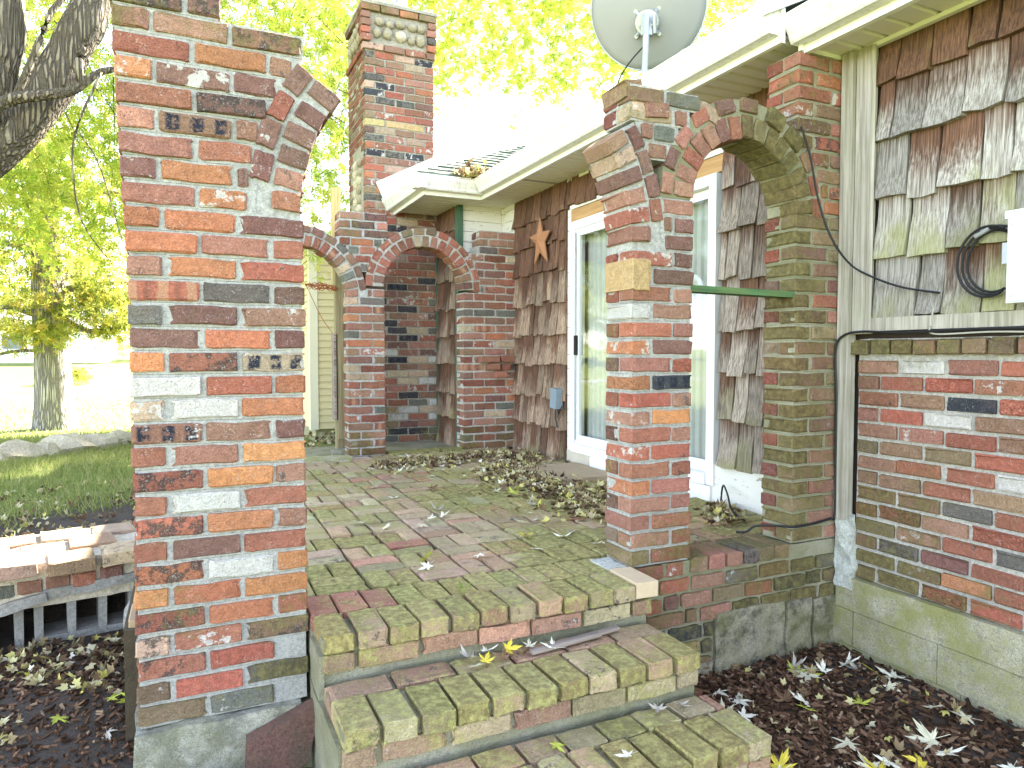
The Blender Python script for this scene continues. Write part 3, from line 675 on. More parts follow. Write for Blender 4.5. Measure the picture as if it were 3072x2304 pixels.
# header row between the piers, and the kerb row at the back arcade
for i in range(12):
    brick(patio, (.42+i*.1055, 2.545, PT-.03), (.096, .195, .06), 's' if i < 3 else rng.choice(['N', 'M', 'N', 'Q']), name='paver', moss=.15 if i < 3 else .75)
for i in range(6):
    brick(patio, (2.055+i*.0985, 2.74, PT-.028), (.09, .19, .06), rng.choice(['b', 'q', 'p']), name='paver', moss=.3)
kb = MB(); rough_box(kb, .09, 1.28, 6.02, 6.19, .3, PT+.022, .05, .006); kb.build('kerb', CONCM, patio)
for i in range(6): brick(patio, (1.70+i*.118, 6.22, PT-.012), (.108, .22, .06), 'm', name='paver', moss=.7)
sl = MB(); rough_box(sl, 2.36, 2.87, 4.30, 4.95, PT-.02, PT+.022, .08, .004); sl.build('stone_slab', plain('tan_flagstone', (.38, .29, .19), .9, .2, 6, 0, .006), patio)

# ------------------------------------------------------------------ brick steps
th = thing('brick_steps', 'three mossy brick steps climbing to the patio between the two front piers', 'steps', (1.0, 2.0, 0))
core = MB()
rough_box(core, .383, 1.645, 2.275, 2.45, -.1, PT-.024, .05, .006); rough_box(core, .383, 1.63, 1.955, 2.27, -.1, .327, .05, .006); rough_box(core, .383, 1.645, 1.64, 1.95, -.1, .177, .05, .006)
core.build('mortar', MORTARM, th)
side = MB(); rough_box(side, .366, .3835, 1.96, 2.44, -.1, .285, .05, .006); rough_box(side, .368, .3835, 2.26, 2.44, .29, .432, .05, .005); side.build('rendered_side', MORTARM, th)
sm_ = lambda: rng.uniform(.35, .95)
def headers(y0, y1, zt, xa, xb, n, codes=None, skip=()):
    w = (xb-xa)/n
    for i in range(n):
        if i in skip: continue
        ww = w-.0125; brick(th, (xa+w*(i+.5), (y0+y1)/2, zt-.031), (ww, y1-y0, .062), codes[i] if codes else rcode('step'), moss=sm_(), jit=.006)
def stretch(y0, y1, zc, xa, xb, n, off=0., pal='step'):
    w = (xb-xa)/n; x = xa-off
    while x < xb-.02:
        a, b = max(x, xa), min(x+w, xb)
        if b-a > .03: brick(th, ((a+b)/2, (y0+y1)/2, zc), (b-a-.012, y1-y0, .058), rcode(pal), moss=rng.uniform(.05, .6), jit=.004)
        x += w
headers(2.245, 2.445, PT, .372, 1.585, 11); stretch(2.252, 2.345, .405, .372, 1.66, 6, .1)
headers(1.925, 2.125, .35, .372, 1.635, 11); stretch(2.135, 2.238, .35-.031, .372, 1.635, 6); stretch(1.935, 2.03, .255, .372, 1.635, 6, .1)
headers(1.605, 1.805, .20, .372, 1.66, 12); stretch(1.815, 1.922, .20-.03, .372, 1.66, 9, .05); stretch(1.615, 1.71, .107, .372, 1.66, 6, .1)
stretch(1.625, 1.72, .035, .372, 1.66, 6, 0)
under(th)
o = MB().box(-.05, .05, -.1, .1, -.031, .031).build('wood_block', TAN); o.location = (1.632, 2.345, PT-.024); o.rotation_euler = (0, .02, -.02); tag(o, 'clean tan wood block filling the right end of the top step', 'wood block')
pt = MB(); rough_box(pt, 1.585, 1.675, 2.455, 2.60, PT-.02, PT+.006, .03, .004, 30); pt = pt.build('mortar_patch', PLASTER); tag(pt, 'white mortar smear on the patio corner beside the wood block', 'mortar')
for i, (x, y, l, rz) in enumerate(((1.30, 2.19, .34, .12), (1.22, 2.165, .30, .10))):
    o = MB().box(-l/2, l/2, -.013, .013, -.004, .008).build('wood_strip', STRIP); o.location = (x, y, .36+.004*i); o.rotation_euler = (0, -.01, rz)
    tag(o, ['longer brown weathered wood strip lying on the middle step', 'shorter grey wood strip lying in front of the other on the middle step'][i], 'wood strip')

# ------------------------------------------------------------------ chimney
th = thing('brick_chimney', 'tall mixed-colour brick chimney with river stones near its top', 'chimney', (2.05, 7.5, .4))
CX0, CX1, CY0, CY1 = 1.67, 2.40, 7.12, 7.93
core = MB(); core.box(CX0+.008, CX1-.008, CY0+.008, CY1-.008, .2, 4.92); core.box(2.38, 2.428, CY0+.009, CY0+.2, .2, 2.9); core.build('mortar', MORTARC, th)
z = .525; n = 0; PC = .0752; sj = MB()
while z < 4.93:
    o_ = .0 if z < 4.50 else (.02 if z < 4.57 else .035)
    xa, xb = CX0-o_, (2.43 if z < 2.8 else CX1)+o_*.6
    stone = 4.585 < z < 4.83
    L, s = rowlens(xb-xa, n % 2, jt=.012); x = xa
    for l in L:
        cx = x+l/2
        if not (stone and 1.77 < cx < 2.30):
            w_ = l
            if stone and cx <= 1.77: w_ = min(l, .1); cx = xa+w_/2
            if stone and cx >= 2.30: w_ = min(l, .1); cx = xb-w_/2
            pal = 'chim' if z > 2.2 else 'chimlow'
            cd = rcode(pal)
            if 3.72 < z < 3.80 and 1.75 < cx < 2.2: cd = 'y'
            brick(th, (cx, CY0-o_+.047, z), (w_, .094, .0635), cd, moss=.55 if z > 4.85 else (.35 if z < .9 else .12))
        x += l+.012
    # side courses, seen at a glancing angle
    yy = CY0-o_+(.10 if n % 2 else .0)
    y = yy+.004
    while y < CY1:
        l = min(.2, CY1-y)
        inarch = abs((y+l/2)-7.48) < .26 and (z < 3.32 or (y+l/2-7.48)**2+(z-3.32)**2 < .26**2)
        if l > .05 and not (inarch and z > 2.2) and not (stone and y > CY0+.1 and y < CY1-.12):
            V, F = brick_geo(.09, l-.012, .0635, rng); sj.add([v+Vector((CX0-o_+.048, y+l/2, z)) for v in V], F)
        y += l
    n += 1; z += PC
sj.build('side_brickwork', BRICKJ, th)['kind'] = 'stuff'
def pebble(name, parent, c, r, mat, seed, squash=(1, 1, 1)):
    V = []; F = []; nu, nv = 9, 6
    for j in range(nv+1):
        for i in range(nu):
            a = 2*math.pi*i/nu; b = math.pi*j/nv; d = Vector((math.sin(b)*math.cos(a), math.sin(b)*math.sin(a), math.cos(b)))
            k = 1+.32*noise.noise(d*1.7+Vector((seed, seed*2, 0))); V.append(Vector((d.x*r[0], d.y*r[1], d.z*r[2]))*k+Vector(c))
    for j in range(nv):
        for i in range(nu): F.append((j*nu+i, (j+1)*nu+i, (j+1)*nu+(i+1) % nu, j*nu+(i+1) % nu))
    return mesh(name, V, F, mat, parent, smooth=True)
for i, (x, zz, rx, rz) in enumerate(((1.83, 4.77, .055, .045), (1.93, 4.755, .05, .04), (2.04, 4.775, .06, .04), (2.17, 4.77, .055, .04), (2.26, 4.765, .05, .04), (1.80, 4.655, .045, .055), (1.91, 4.66, .055, .06), (2.045, 4.655, .06, .06), (2.16, 4.64, .045, .05), (2.255, 4.655, .06, .065))):
    pebble('river_stone', th, (x, CY0-.005, zz), (rx, .045, rz), STONEL if i == 7 else STONE, i*3.3)
for i in range(26):
    zz = 2.3+ (i//2)*.092+rng.uniform(-.01, .01); y = 7.40+.16*(i % 2)+rng.uniform(-.02, .02)
    pebble('river_stone', th, (CX0+.012, y, zz), (.045, .085, .055), STONEL if rng.random() < .4 else STONE, i*1.7)
for i in range(8): pebble('river_stone', th, (CX0-.005, 7.28+.14*(i % 4), 4.64+.11*(i//4)), (.04, .07, .055), STONE, i*5.1)
cap = MB(); cap.box(CX0-.03, CX1+.03, CY0-.03, CY1+.02, 4.925, 4.955); cap.build('cap', MORTARC, th)
fl = MB()
for k in range(10):
    a, b = 2*math.pi*k/10, 2*math.pi*(k+1)/10
    for s_ in range(6):
        z1, z2 = 4.96+s_*.05, 4.96+(s_+1)*.05
        for (p, q) in ((a, b), (b, a)): fl.tube([(1.95+.13*math.cos(p), 7.4+.13*math.sin(p), z1), (1.95+.13*math.cos(q), 7.4+.13*math.sin(q), z2)], .003, 3)
fl.build('spark_screen', STEEL, th)
pot = MB(); pot.tube([(2.12, 7.4, 4.95), (2.13, 7.4, 5.2)], .07, 10); pot.build('flue_pipe', STEEL, th)
fs = MB(); fs.prism([(1.772, 3.155), (2.375, 3.468), (2.41, 3.36), (2.41, 2.97), (1.86, 2.965)], 1, CY0-.030, CY0-.012); fs.build('flashing', WHITE, th)
under(th)

# ------------------------------------------------------------------ house
house = thing('house', 'low house with weathered cedar shingles, brick base and white gutters', 'house', (3.2, 4.0, 0))
WX = 2.92
def part(mb, name, mat, smooth=False): return mb.build(name, mat, house, smooth)
# backing walls
w = MB(); w.box(2.965, 3.05, -.6, 3.32, .3, 2.9); wallF = part(w, 'shingle_wall', plain('wall_sheathing', (.05, .035, .028), .95, .2))
w = MB(); w.box(2.945, 3.05, 5.10, 6.475, .3, 2.9); wallM = part(w, 'shingle_wall', bpy.data.materials['wall_sheathing'])
w = MB(); w.box(2.455, 2.60, 6.49, 7.5, .3, 2.9); wallB = part(w, 'shingle_wall', bpy.data.materials['wall_sheathing'])
def shingle(parent, plane, u, z, w, h, th_=.022, weather=.5, moss=0., tilt=0., tan=0.):
    """plane: ('x', X) faces -X and u is a Y; local z=0 at the butt"""
    r = rng; nseg = 3; V = []; F = []
    zs = [-r.uniform(0, .024), h*.35, h*.7, h*1.15]; cup = r.uniform(-.010, .012); slope = r.uniform(.0, .004)
    for i, zz in enumerate(zs):
        t_ = th_*(1-.65*i/3); out = (.016 if i == 0 else .006 if i == 1 else 0)*r.uniform(.3, 1.7)
        for s_ in (-1, 0, 1):
            yy = s_*w/2+(r.gauss(0, .002) if s_ else 0); oo = out+(cup*(1-i/3) if s_ == 0 else 0)
            zj = zz+(r.gauss(0, .004) if i == 0 else 0)
            V.append((-(t_+oo), yy+tilt*zz, zj)); V.append((0.006-.0*i, yy+tilt*zz, zj))
    def id_(i, s_, b): return i*6+s_*2+b
    for i in range(3):
        for s_ in range(2):
            F.append((id_(i, s_, 0), id_(i+1, s_, 0), id_(i+1, s_+1, 0), id_(i, s_+1, 0)))
        F.append((id_(i, 0, 0), id_(i, 0, 1), id_(i+1, 0, 1), id_(i+1, 0, 0))); F.append((id_(i, 2, 0), id_(i+1, 2, 0), id_(i+1, 2, 1), id_(i, 2, 1)))
    for s_ in range(2): F.append((id_(0, s_, 0), id_(0, s_+1, 0), id_(0, s_+1, 1), id_(0, s_, 1)))
    me = bpy.data.meshes.new('shingle'); me.from_pydata(V, [], F); me.materials.append(CEDAR); me.update()
    o = bpy.data.objects.new('shingle', me); o.location = (plane, u, z); o['weather'] = float(weather); o['moss'] = float(moss); o['tan'] = float(tan); return link(o, parent)
def shingle_rows(parent, plane, ya, yb, zs, weather, moss, wmin=.07, wmax=.16, tan=0.):
    for i, (z, zt) in enumerate(zip(zs[:-1], zs[1:])):
        y = ya
        while y < yb-.01:
            w_ = min(rng.uniform(wmin, wmax), yb-y)
            if yb-y-w_ < .04: w_ = yb-y
            shingle(parent, plane-.004+rng.uniform(-.003, .003), y+w_/2, z+rng.gauss(0, .005), w_-rng.uniform(.004, .014), zt-z, weather=weather(z)+rng.uniform(-.25, .25), moss=moss(z)*rng.uniform(.3, 1.2), tilt=rng.gauss(0, .016), tan=tan); y += w_
shingle_rows(wallF, 2.955, .35, 2.284, [1.578, 1.85, 2.12, 2.39, 2.655, 2.87], lambda z: .85 if z < 2.2 else (.6 if z < 2.5 else -.1), lambda z: .95 if z < 2.0 else .3, .10, .19)
shingle_rows(wallF, 2.93, 2.66, 3.30, [.74, 1.02, 1.30, 1.555, 1.86, 2.135, 2.395, 2.66, 2.86], lambda z: .75 if z < 2.2 else .45, lambda z: .6 if z < 1.3 else .25, .09, .16, .45)
shingle_rows(wallM, 2.925, 5.19, 6.22, [.46, .78, 1.036, 1.327, 1.589, 1.871, 2.152, 2.396, 2.63, 2.86], lambda z: .72 if z < 1.9 else (.45 if z < 2.1 else .05), lambda z: .75 if z < .7 else .1, .065, .14, 1.0)
shingle_rows(wallB, 2.435, 6.56, 7.10, [.46, .78, 1.036, 1.327, 1.60, 1.871, 2.152, 2.42, 2.66, 2.86], lambda z: .6 if z < 2.2 else 0, lambda z: .7 if z < .8 else .15, .08, .16, .9)
# white clapboards, old paint
cb = MB(); cb.box(2.43, 2.93, 6.495, 6.56, .4, 2.88); cwall = part(cb, 'clapboard_wall', PEEL)
for i in range(9):
    z = 2.0+i*.103
    m = MB(); m.add([(2.475, 6.478, z), (2.905, 6.478, z), (2.905, 6.49, z+.1), (2.475, 6.49, z+.1), (2.475, 6.4975, z), (2.905, 6.4975, z), (2.905, 6.4975, z+.1), (2.475, 6.4975, z+.1)], [(0, 1, 2, 3), (0, 4, 5, 1), (3, 2, 6, 7), (0, 3, 7, 4), (1, 5, 6, 2), (4, 7, 6, 5)]); m.build('clapboard', PEEL, cwall)
for i in range(9):
    z = 2.0+i*.103
    m = MB(); m.box(2.912, 2.944, 6.225, 6.455, z, z+.098); m.build('clapboard', PEEL, cwall)
m = MB(); m.box(2.895, 2.93, 6.455, 6.477, .5, 2.86); part(m, 'corner_trim', PEEL)
m = MB(); m.box(2.415, 2.47, 6.455, 6.50, .48, 2.86); part(m, 'corner_board', GREENW)
m = MB(); m.box(2.41, 2.432, 7.07, 7.105, .48, 2.5); part(m, 'corner_board', GREENW)
m = MB(); m.box(2.418, 2.452, 6.508, 6.548, .48, 2.86); part(m, 'corner_board', GREENW)
# wall strip beside and under the door
m = MB()
for i in range(18): m.box(2.925, 2.944, 5.10, 5.185, .60+i*.115, .60+i*.115+.111)
part(m, 'clapboard_strip', PEEL)
m = MB(); m.box(2.93, 3.04, 2.64, 5.2, .30, .60); part(m, 'sill_wall', WHITE)
m = MB(); m.box(2.915, 2.94, 2.66, 3.36, .50, .735); part(m, 'skirting_board', PEEL)
m = MB(); m.box(2.895, 2.93, 4.78, 5.14, .49, .60); part(m, 'sill_block', plain('old_grey_wood', (.52, .47, .38), .9, .25, 12))
m = MB(); m.box(2.897, 2.93, 3.36, 4.775, .49, .595); part(m, 'skirting_board', WHITE)
m = MB(); m.box(2.92, 2.96, 3.3, 5.12, 2.50, 2.60); part(m, 'door_header', wood('raw_wood', (.36, .2, .08), (.52, .32, .15), 1))
m = MB(); m.box(2.915, 2.955, 3.28, 5.14, 2.605, 2.64); part(m, 'door_header', PEEL)
m = MB(); m.box(2.945, 2.96, 3.3, 5.2, 2.642, 2.9); hw = part(m, 'shingle_wall', bpy.data.materials['wall_sheathing'])
shingle_rows(hw, 2.935, 3.3, 5.19, [2.645, 2.87], lambda z: -.1, lambda z: 0, .09, .15)
# sliding glass door
dr = MB()
for (a, b, c, d) in ((5.03, 5.095, .60, 2.495), (3.335, 3.40, .60, 2.495)): dr.box(2.90, 3.0, a, b, c, d)
dr.box(2.90, 3.0, 3.40, 5.03, 2.43, 2.495); dr.box(2.885, 3.0, 3.40, 5.03, .60, .665)
door = part(dr, 'sliding_door', WHITE)
for (a, b, X, nm) in ((4.18, 5.025, 2.925, 'door_leaf'), (3.405, 4.25, 2.962, 'door_leaf')):
    m = MB(); m.box(X-.015, X+.015, a, a+.055, .668, 2.428); m.box(X-.015, X+.015, b-.055, b, .668, 2.428); m.box(X-.015, X+.015, a+.055, b-.055, .668, .74); m.box(X-.015, X+.015, a+.055, b-.055, 2.37, 2.428)
    m.build('door_leaf', WHITE, door)
    m = MB(); m.box(X-.004, X+.004, a+.055, b-.055, .74, 2.37); m.build('pane', GLASS, door)
m = MB(); m.box(2.885, 2.908, 4.985, 5.015, 1.40, 1.56); m.build('handle', BLACK, door)
m = MB(); m.box(2.905, 2.909, 5.005, 5.03, .70, 2.40); m.build('track', STEEL, door)
rm = MB(); rm.add(boxv(3.09, 6.0, 2.7, 6.0, .45, 2.75), [f[::-1] for f in BF]); part(rm, 'room', ROOM)
m = MB()
for i in range(46):
    y = 3.40+i*.036; m.tube([(3.035+.016*(i % 2), y, .66), (3.035+.016*(i % 2), y, 2.42)], .023, 6)
part(m, 'curtain', CURTAIN)
# house ends (hidden sides of the shell)
m = MB(); m.box(3.0, 10.5, -.6, -.5, 0, 2.9); m.box(3.0, 10.5, 10.9, 11, 0, 2.9); m.box(10.4, 10.5, -.5, 10.9, 0, 2.9); m.box(2.47, 2.6, 7.5, 8.8, 0, 2.9); part(m, 'rear_wall', PEEL)
# brick base of the front wall
bw = MB(); rough_box(bw, 2.9335, 3.04, .2, 2.352, .325, 1.475, .06, .003); bwall = part(bw, 'brick_base', MORTARW)
z = .362; n = 0
cw = {13: ['q', 'cW', 'q', 'R', 'r'], 12: ['b', 'RS', 'RT', 'rw', 'r'], 11: ['r', 'b', 'kB', 'RT', 'q'], 10: ['q', 'R', 'rW', 'b', 'r'], 9: ['q', 'qw', 'RS', 'b', 'R'], 8: ['m', 'n', 'n', 'R', 'b'], 7: ['q', 'oS', 'RS', 'rW', 'R'],
      6: ['b', 'bw', 'RS', 'n', 'q'], 5: ['b', 'b', 'g', 'RS', 'rT'], 4: ['RS', 'rT', 'q', 'RT', 'r'], 3: ['m', 'bw', 'RS', 'g', 'qw'], 2: ['b', 'gk', 'p', 'RS', 'b'], 1: ['n', 'bw', 'o', 'RS', 'c'], 0: ['n', 'n', 'RT', 'R', 'n']}
while n < 14:
    y = 2.345; i = 0
    while y > .3:
        l = .2 if (i or n % 2) else .105
        cd = cw[n][i] if i < 5 else rcode('wall')
        fade = max(0, 1-(2.35-(y-l/2))/.7)
        brick(bwall, (WX+.047, y-l/2, z), (.094, l, .0605), cd, moss=max(.0, (.85 if n < 6 else .3)*fade+(.3 if n < 2 else 0)), jit=.003)
        y -= l+.0145; i += 1
    n += 1; z += .0757
y = 2.38; i = 0
while y > .3:
    brick(bwall, (2.955, y-.05, 1.437), (.12, .093, .066), rng.choice(['n', 'n', 'm', 'b', 'q']), moss=.55); y -= .1075
# concrete foundation
for r_, (za, zb) in enumerate(((.165, .322), (-.01, .161), (-.25, -.013))):
    y = 2.43-.1*r_; i = 0
    if r_: 
        m = MB(); rough_box(m, 2.896, 3.04, y+.003, 2.44, za, zb, .06, .004, 9); part(m, 'foundation_block', CONCM)
    while y > .2:
        l = 2.3 if r_ == 0 else .42
        m = MB(); rough_box(m, 2.892+.004*r_, 3.04, max(.1, y-l), y-.003, za, zb, .06, .004, 9); part(m, 'foundation_block', CONCM); y -= l
pl = MB(); rough_box(pl, 2.888, 2.93, 2.34, 2.434, .26, .62, .018, .022, 13)
part(pl, 'plaster_patch', PLASTER)
m = MB(); m.box(2.875, 2.93, 2.372, 2.434, .60, 2.835); part(m, 'corner_post', POSTW)
m = MB(); m.box(2.895, 2.94, 2.288, 2.366, 1.50, 2.835); part(m, 'corner_post', POSTW)
m = MB(); m.tube([(2.90, 2.278, 1.5), (2.90, 2.278, 2.83)], .011, 6); part(m, 'conduit', POSTW)
m = MB(); m.box(2.905, 2.95, .3, 2.286, 1.512, 1.572); part(m, 'ledge_board', POSTW)
# eaves: soffit panels, fascia, gutters
SZ = 2.87
sf = MB(); sf.box(2.52, 2.96, 2.50, 6.09, SZ+.012, SZ+.03); sf.box(1.97, 2.96, 6.10, 6.49, SZ+.012, SZ+.03); sf.box(1.97, 2.45, 6.50, 7.10, SZ+.012, SZ+.03); sf.box(2.66, 2.98, -.6, 2.49, SZ-.018, SZ+.01)
soff = part(sf, 'soffit', SOFFIT)
y = 2.505; i = 0
while y < 7.09:
    x0 = 2.535 if y < 6.09 else 1.975; x1 = 2.945 if y < 6.45 else 2.45
    if y > 6.47: x1 = 2.44
    vent = abs(y-3.37) < .05 or abs(y-5.3) < .05
    m = MB(); m.prism([(y+.006, SZ+.0118), (y+.014, SZ-.002), (y+.080, SZ-.002), (y+.088, SZ+.0118)], 0, x0, x1); p_ = m.build('soffit_panel', SOFFIT, soff)
    if vent:
        m = MB()
        for k in range(26): m.box(x0+.05+k*.0125, x0+.055+k*.0125, y+.022, y+.076, SZ-.0035, SZ-.0021)
        m.build('vent_slots', plain('vent_shadow', (.16, .14, .11), .9) if 'vent_shadow' not in bpy.data.materials else bpy.data.materials['vent_shadow'], soff)
    y += .096
y = 2.46
while y > -.5:
    m = MB(); m.prism([(y-.005, SZ-.0182), (y-.013, SZ-.031), (y-.106, SZ-.031), (y-.114, SZ-.0182)], 0, 2.675, 2.95); m.build('soffit_panel', SOFFIT, soff); y -= .122
m = MB(); m.box(2.922, 2.945, 2.65, 6.46, SZ-.022, SZ-.001); part(m, 'soffit_trim', FASCIA)
m = MB(); m.box(2.90, 2.93, -.5, 2.44, SZ-.05, SZ-.031); part(m, 'soffit_trim', FASCIA)
m = MB(); m.box(2.62, 2.90, 2.446, 2.462, SZ-.05, SZ-.018); part(m, 'soffit_trim', FASCIA)
m = MB(); m.box(2.508, 2.534, 2.46, 6.085, SZ-.03, SZ+.13); part(m, 'fascia', FASCIA)
m = MB(); m.box(1.955, 2.534, 6.087, 6.112, SZ-.03, SZ+.13); part(m, 'fascia', FASCIA)
m = MB(); m.box(1.955, 1.978, 6.114, 7.18, SZ-.031, SZ+.13); part(m, 'fascia', FASCIA)
m = MB(); m.box(2.642, 2.672, -.6, 2.462, SZ-.06, SZ+.11); part(m, 'fascia', FASCIA)
GP = [(0, .0), (.062, .0), (.072, .012), (.078, .03), (.098, .062), (.112, .085), (.114, .108), (.120, .112), (.120, .122), (.104, .122), (.098, .118), (0, .118)]
m = MB(); m.prism([(2.507-a, SZ+.005+b) for a, b in GP], 1, 2.47, 6.085-.115); part(m, 'gutter', GUTTER)
m = MB(); m.prism([(6.086-a, SZ+.005+b) for a, b in GP], 0, 1.954-.115, 2.5); part(m, 'gutter', GUTTER)
m = MB(); m.prism([(1.953-a, SZ+.006+b) for a, b in GP], 1, 6.086-.11, 7.17); part(m, 'gutter', GUTTER)
m = MB(); m.prism([(2.641-a, SZ-.024+b) for a, b in GP], 1, -.6, 2.462); part(m, 'gutter', GUTTER)
m = MB(); m.prism([(2.641-a*1.03+.002, SZ-.026+b*1.04) for a, b in GP], 1, 2.4625, 2.468); part(m, 'gutter_cap', GUTTER)
for yy in (3.0, 4.25, 5.5):
    m = MB(); m.prism([(2.507-a*1.02, SZ+.004+b*1.02) for a, b in GP], 1, yy, yy+.035); part(m, 'gutter_seam', GUTTER)
for yy in (1.1, 2.0):
    m = MB(); m.prism([(2.641-a*1.02, SZ-.025+b*1.02) for a, b in GP], 1, yy, yy+.035); part(m, 'gutter_seam', GUTTER)
# roof
RM = .5
m = MB(); ZR = 3.0
def slab(mb, P, t=.03): mb.add([Vector(p) for p in P]+[Vector(p)-Vector((0, 0, t)) for p in P], [tuple(range(len(P))), tuple(range(2*len(P)-1, len(P)-1, -1))]+[(i, len(P)+i, len(P)+(i+1) % len(P), (i+1) % len(P)) for i in range(len(P))])
rz = lambda x: ZR+(x-2.42)*RM
slab(m, [(2.42, 2.47, ZR), (6.6, 2.47, rz(6.6)), (6.6, 11.2, rz(6.6)), (5.0, 8.57, rz(5.0)), (2.42, 5.99, ZR)])
slab(m, [(2.57, -.65, ZR-.03), (6.6, -.65, ZR-.03+4.03*RM), (6.6, 2.465, ZR-.03+4.03*RM), (2.57, 2.465, ZR-.03)])
slab(m, [(6.6, -.65, rz(6.6)-.02), (10.7, -.65, ZR), (10.7, 11.2, ZR), (6.6, 11.2, rz(6.6)-.02)])
slab(m, [(1.86, 5.99, ZR), (2.42, 5.99, ZR), (5.0, 8.57, ZR+2.58*RM), (4.44, 8.57, ZR+2.58*RM)])
slab(m, [(1.86, 5.992, ZR-.002), (4.44, 8.57, ZR+2.58*RM), (4.44, 8.9, ZR+2.58*RM), (1.86, 8.9, ZR-.002)])
slab(m, [(4.44, 8.572, ZR+2.58*RM-.002), (5.0, 8.572, ZR+2.58*RM-.002), (6.6, 11.2, rz(6.6)), (4.44, 11.2, ZR+2.58*RM)])
roof = part(m, 'roof', ROOF)
m = MB(); m.prism([(2.40, ZR-.06), (2.40, ZR+.006), (6.5, rz(6.5)+.006), (6.5, rz(6.5)-.16)], 1, 2.440, 2.4685); part(m, 'drip_edge', GUTTER)
for i in range(17):
    y = 5.99+i*.14; zz = ZR+(y-5.99)*RM; xa = 1.86+(y-5.99); xb = 2.46+(y-5.99)
    k = 4
    for q in range(k):
        a = xa+(xb-xa)*q/k+.003+(.05*(i % 2) if 0 < q else 0); b = xa+(xb-xa)*(q+1)/k-.004+(.05*(i % 2) if q < k-1 else 0)
        sgl = MB(); lift = rng.uniform(.016, .028)
        sgl.add([(a, y, zz+lift), (b, y, zz+lift), (b+.12, y+.15, zz+.075+.006), (a+.12, y+.15, zz+.075+.006), (a, y, zz+.002), (b, y, zz+.002)], [(0, 1, 2, 3), (0, 4, 5, 1)])
        sgl.build('roof_shingle', ROOF, roof)
under(house)

# ------------------------------------------------------------------ things on and round the house
# five-point metal star
V = [(0, 0, 0)]; st = [(5.585, 2.625), (5.535, 2.49), (5.39, 2.478), (5.49, 2.39), (5.44, 2.215), (5.585, 2.315), (5.69, 2.215), (5.655, 2.39), (5.79, 2.475), (5.635, 2.49)]
V = [(2.83, 5.585, 2.415)]+[(2.862, y, z) for y, z in st]+[(2.873, y, z) for y, z in st]
F = [(0, 1+i, 1+(i+1) % 10) for i in range(10)]+[(1+i, 11+i, 11+(i+1) % 10, 1+(i+1) % 10) for i in range(10)]+[tuple(range(20, 10, -1))]
tag(mesh('metal_star', V, F, RUST), 'rusty five-pointed metal star hung on the brown shingles', 'star')
# grey outlet box
th = thing('outlet_box', 'small blue-grey weatherproof outlet box with wires on the shingle wall', 'outlet box', (2.87, 5.27, 1.0))
m = MB(); M = Matrix.Translation((2.865, 5.265, 1.03)) @ Matrix.Rotation(.08, 4, 'X'); m.box(-.035, .03, -.055, .055, -.085, .085, M); m.build('cover', PLATE, th)
m = MB(); m.tube(smoothpath([(2.865, 5.25, .95), (2.86, 5.22, .90), (2.85, 5.18, .93), (2.86, 5.16, .97)]), .005, 5); m.tube(smoothpath([(2.865, 5.28, .95), (2.86, 5.27, .85), (2.87, 5.26, .78)]), .006, 5); m.build('wire', BLACK, th)
under(th)
# white utility box with coil
th = thing('utility_box', 'white metal utility box on the shingles at the right edge', 'utility box', (2.88, 1.5, 1.6))
m = MB(); m.box(2.80, 2.935, 1.28, 1.617, 1.595, 1.91); m.build('case', BOXW, th)
m = MB(); m.box(2.792, 2.94, 1.27, 1.624, 1.91, 1.938); m.build('lid', BOXW, th)
m = MB(); m.box(2.85, 2.90, 1.63, 1.665, 1.75, 1.83); m.build('latch', STEEL, th)
for (y_, z_) in ((1.60, 1.62), (1.60, 1.885)):
    m = MB(); m.tube([(2.801, y_, z_), (2.796, y_, z_)], .006, 8); m.build('screw', STEEL, th)
m = MB(); m.box(2.797, 2.8005, 1.29, 1.612, 1.598, 1.604); m.build('hem', STEEL, th); under(th)
th = thing('cable_coil', 'coil of black cable looped beside the white utility box', 'cable', (2.9, 1.72, 1.75))
m = MB()
for k in range(3):
    r = .105+.008*k; m.tube([(2.895-.007*k, 1.72+.008*k+r*math.cos(a), 1.77+r*1.15*math.sin(a)) for a in [R(-115+d) for d in range(0, 235, 9)]], .0055, 6)
m.tube(smoothpath([(2.89, 1.79, 1.875), (2.885, 1.72, 1.905), (2.885, 1.64, 1.89)]), .006, 6); m.build('loops', BLACK, th)
m = MB(); m.tube([(2.885, 1.79, 1.875), (2.885, 1.735, 1.90)], .009, 8); m.build('connector', STEEL, th); under(th)
# black cables
m = MB(); m.tube(smoothpath([(2.60, 2.42, 2.46), (2.655, 2.415, 2.33), (2.705, 2.405, 2.12), (2.77, 2.385, 1.95), (2.84, 2.34, 1.83), (2.865, 2.24, 1.76), (2.885, 2.10, 1.70), (2.915, 1.95, 1.665)], 8), .0052, 6)
tag(m.build('hanging_cable', BLACK), 'black cable sagging from the small arch down to the shingle wall', 'cable')
m = MB(); m.tube(smoothpath([(2.885, .4, 1.50), (2.885, 1.2, 1.497), (2.885, 1.75, 1.505), (2.885, 2.1, 1.50), (2.88, 2.3, 1.51), (2.862, 2.39, 1.49), (2.862, 2.428, 1.42), (2.868, 2.425, 1.2), (2.872, 2.425, .9), (2.872, 2.424, .62), (2.84, 2.425, .60), (2.72, 2.428, .585), (2.60, 2.42, .585), (2.58, 2.50, .575), (2.555, 2.62, .55), (2.53, 2.66, .515), (2.50, 2.70, .507)], 7), .006, 6)
tag(m.build('wall_cable', BLACK), 'black cable clipped along the brick ledge and down the wooden post', 'cable')
m = MB(); m.tube(smoothpath([(2.89, .4, 1.487), (2.89, 1.3, 1.48), (2.89, 1.7, 1.492), (2.89, 1.95, 1.49), (2.905, 1.98, 1.53), (2.915, 1.975, 1.60)], 8), .0042, 5)
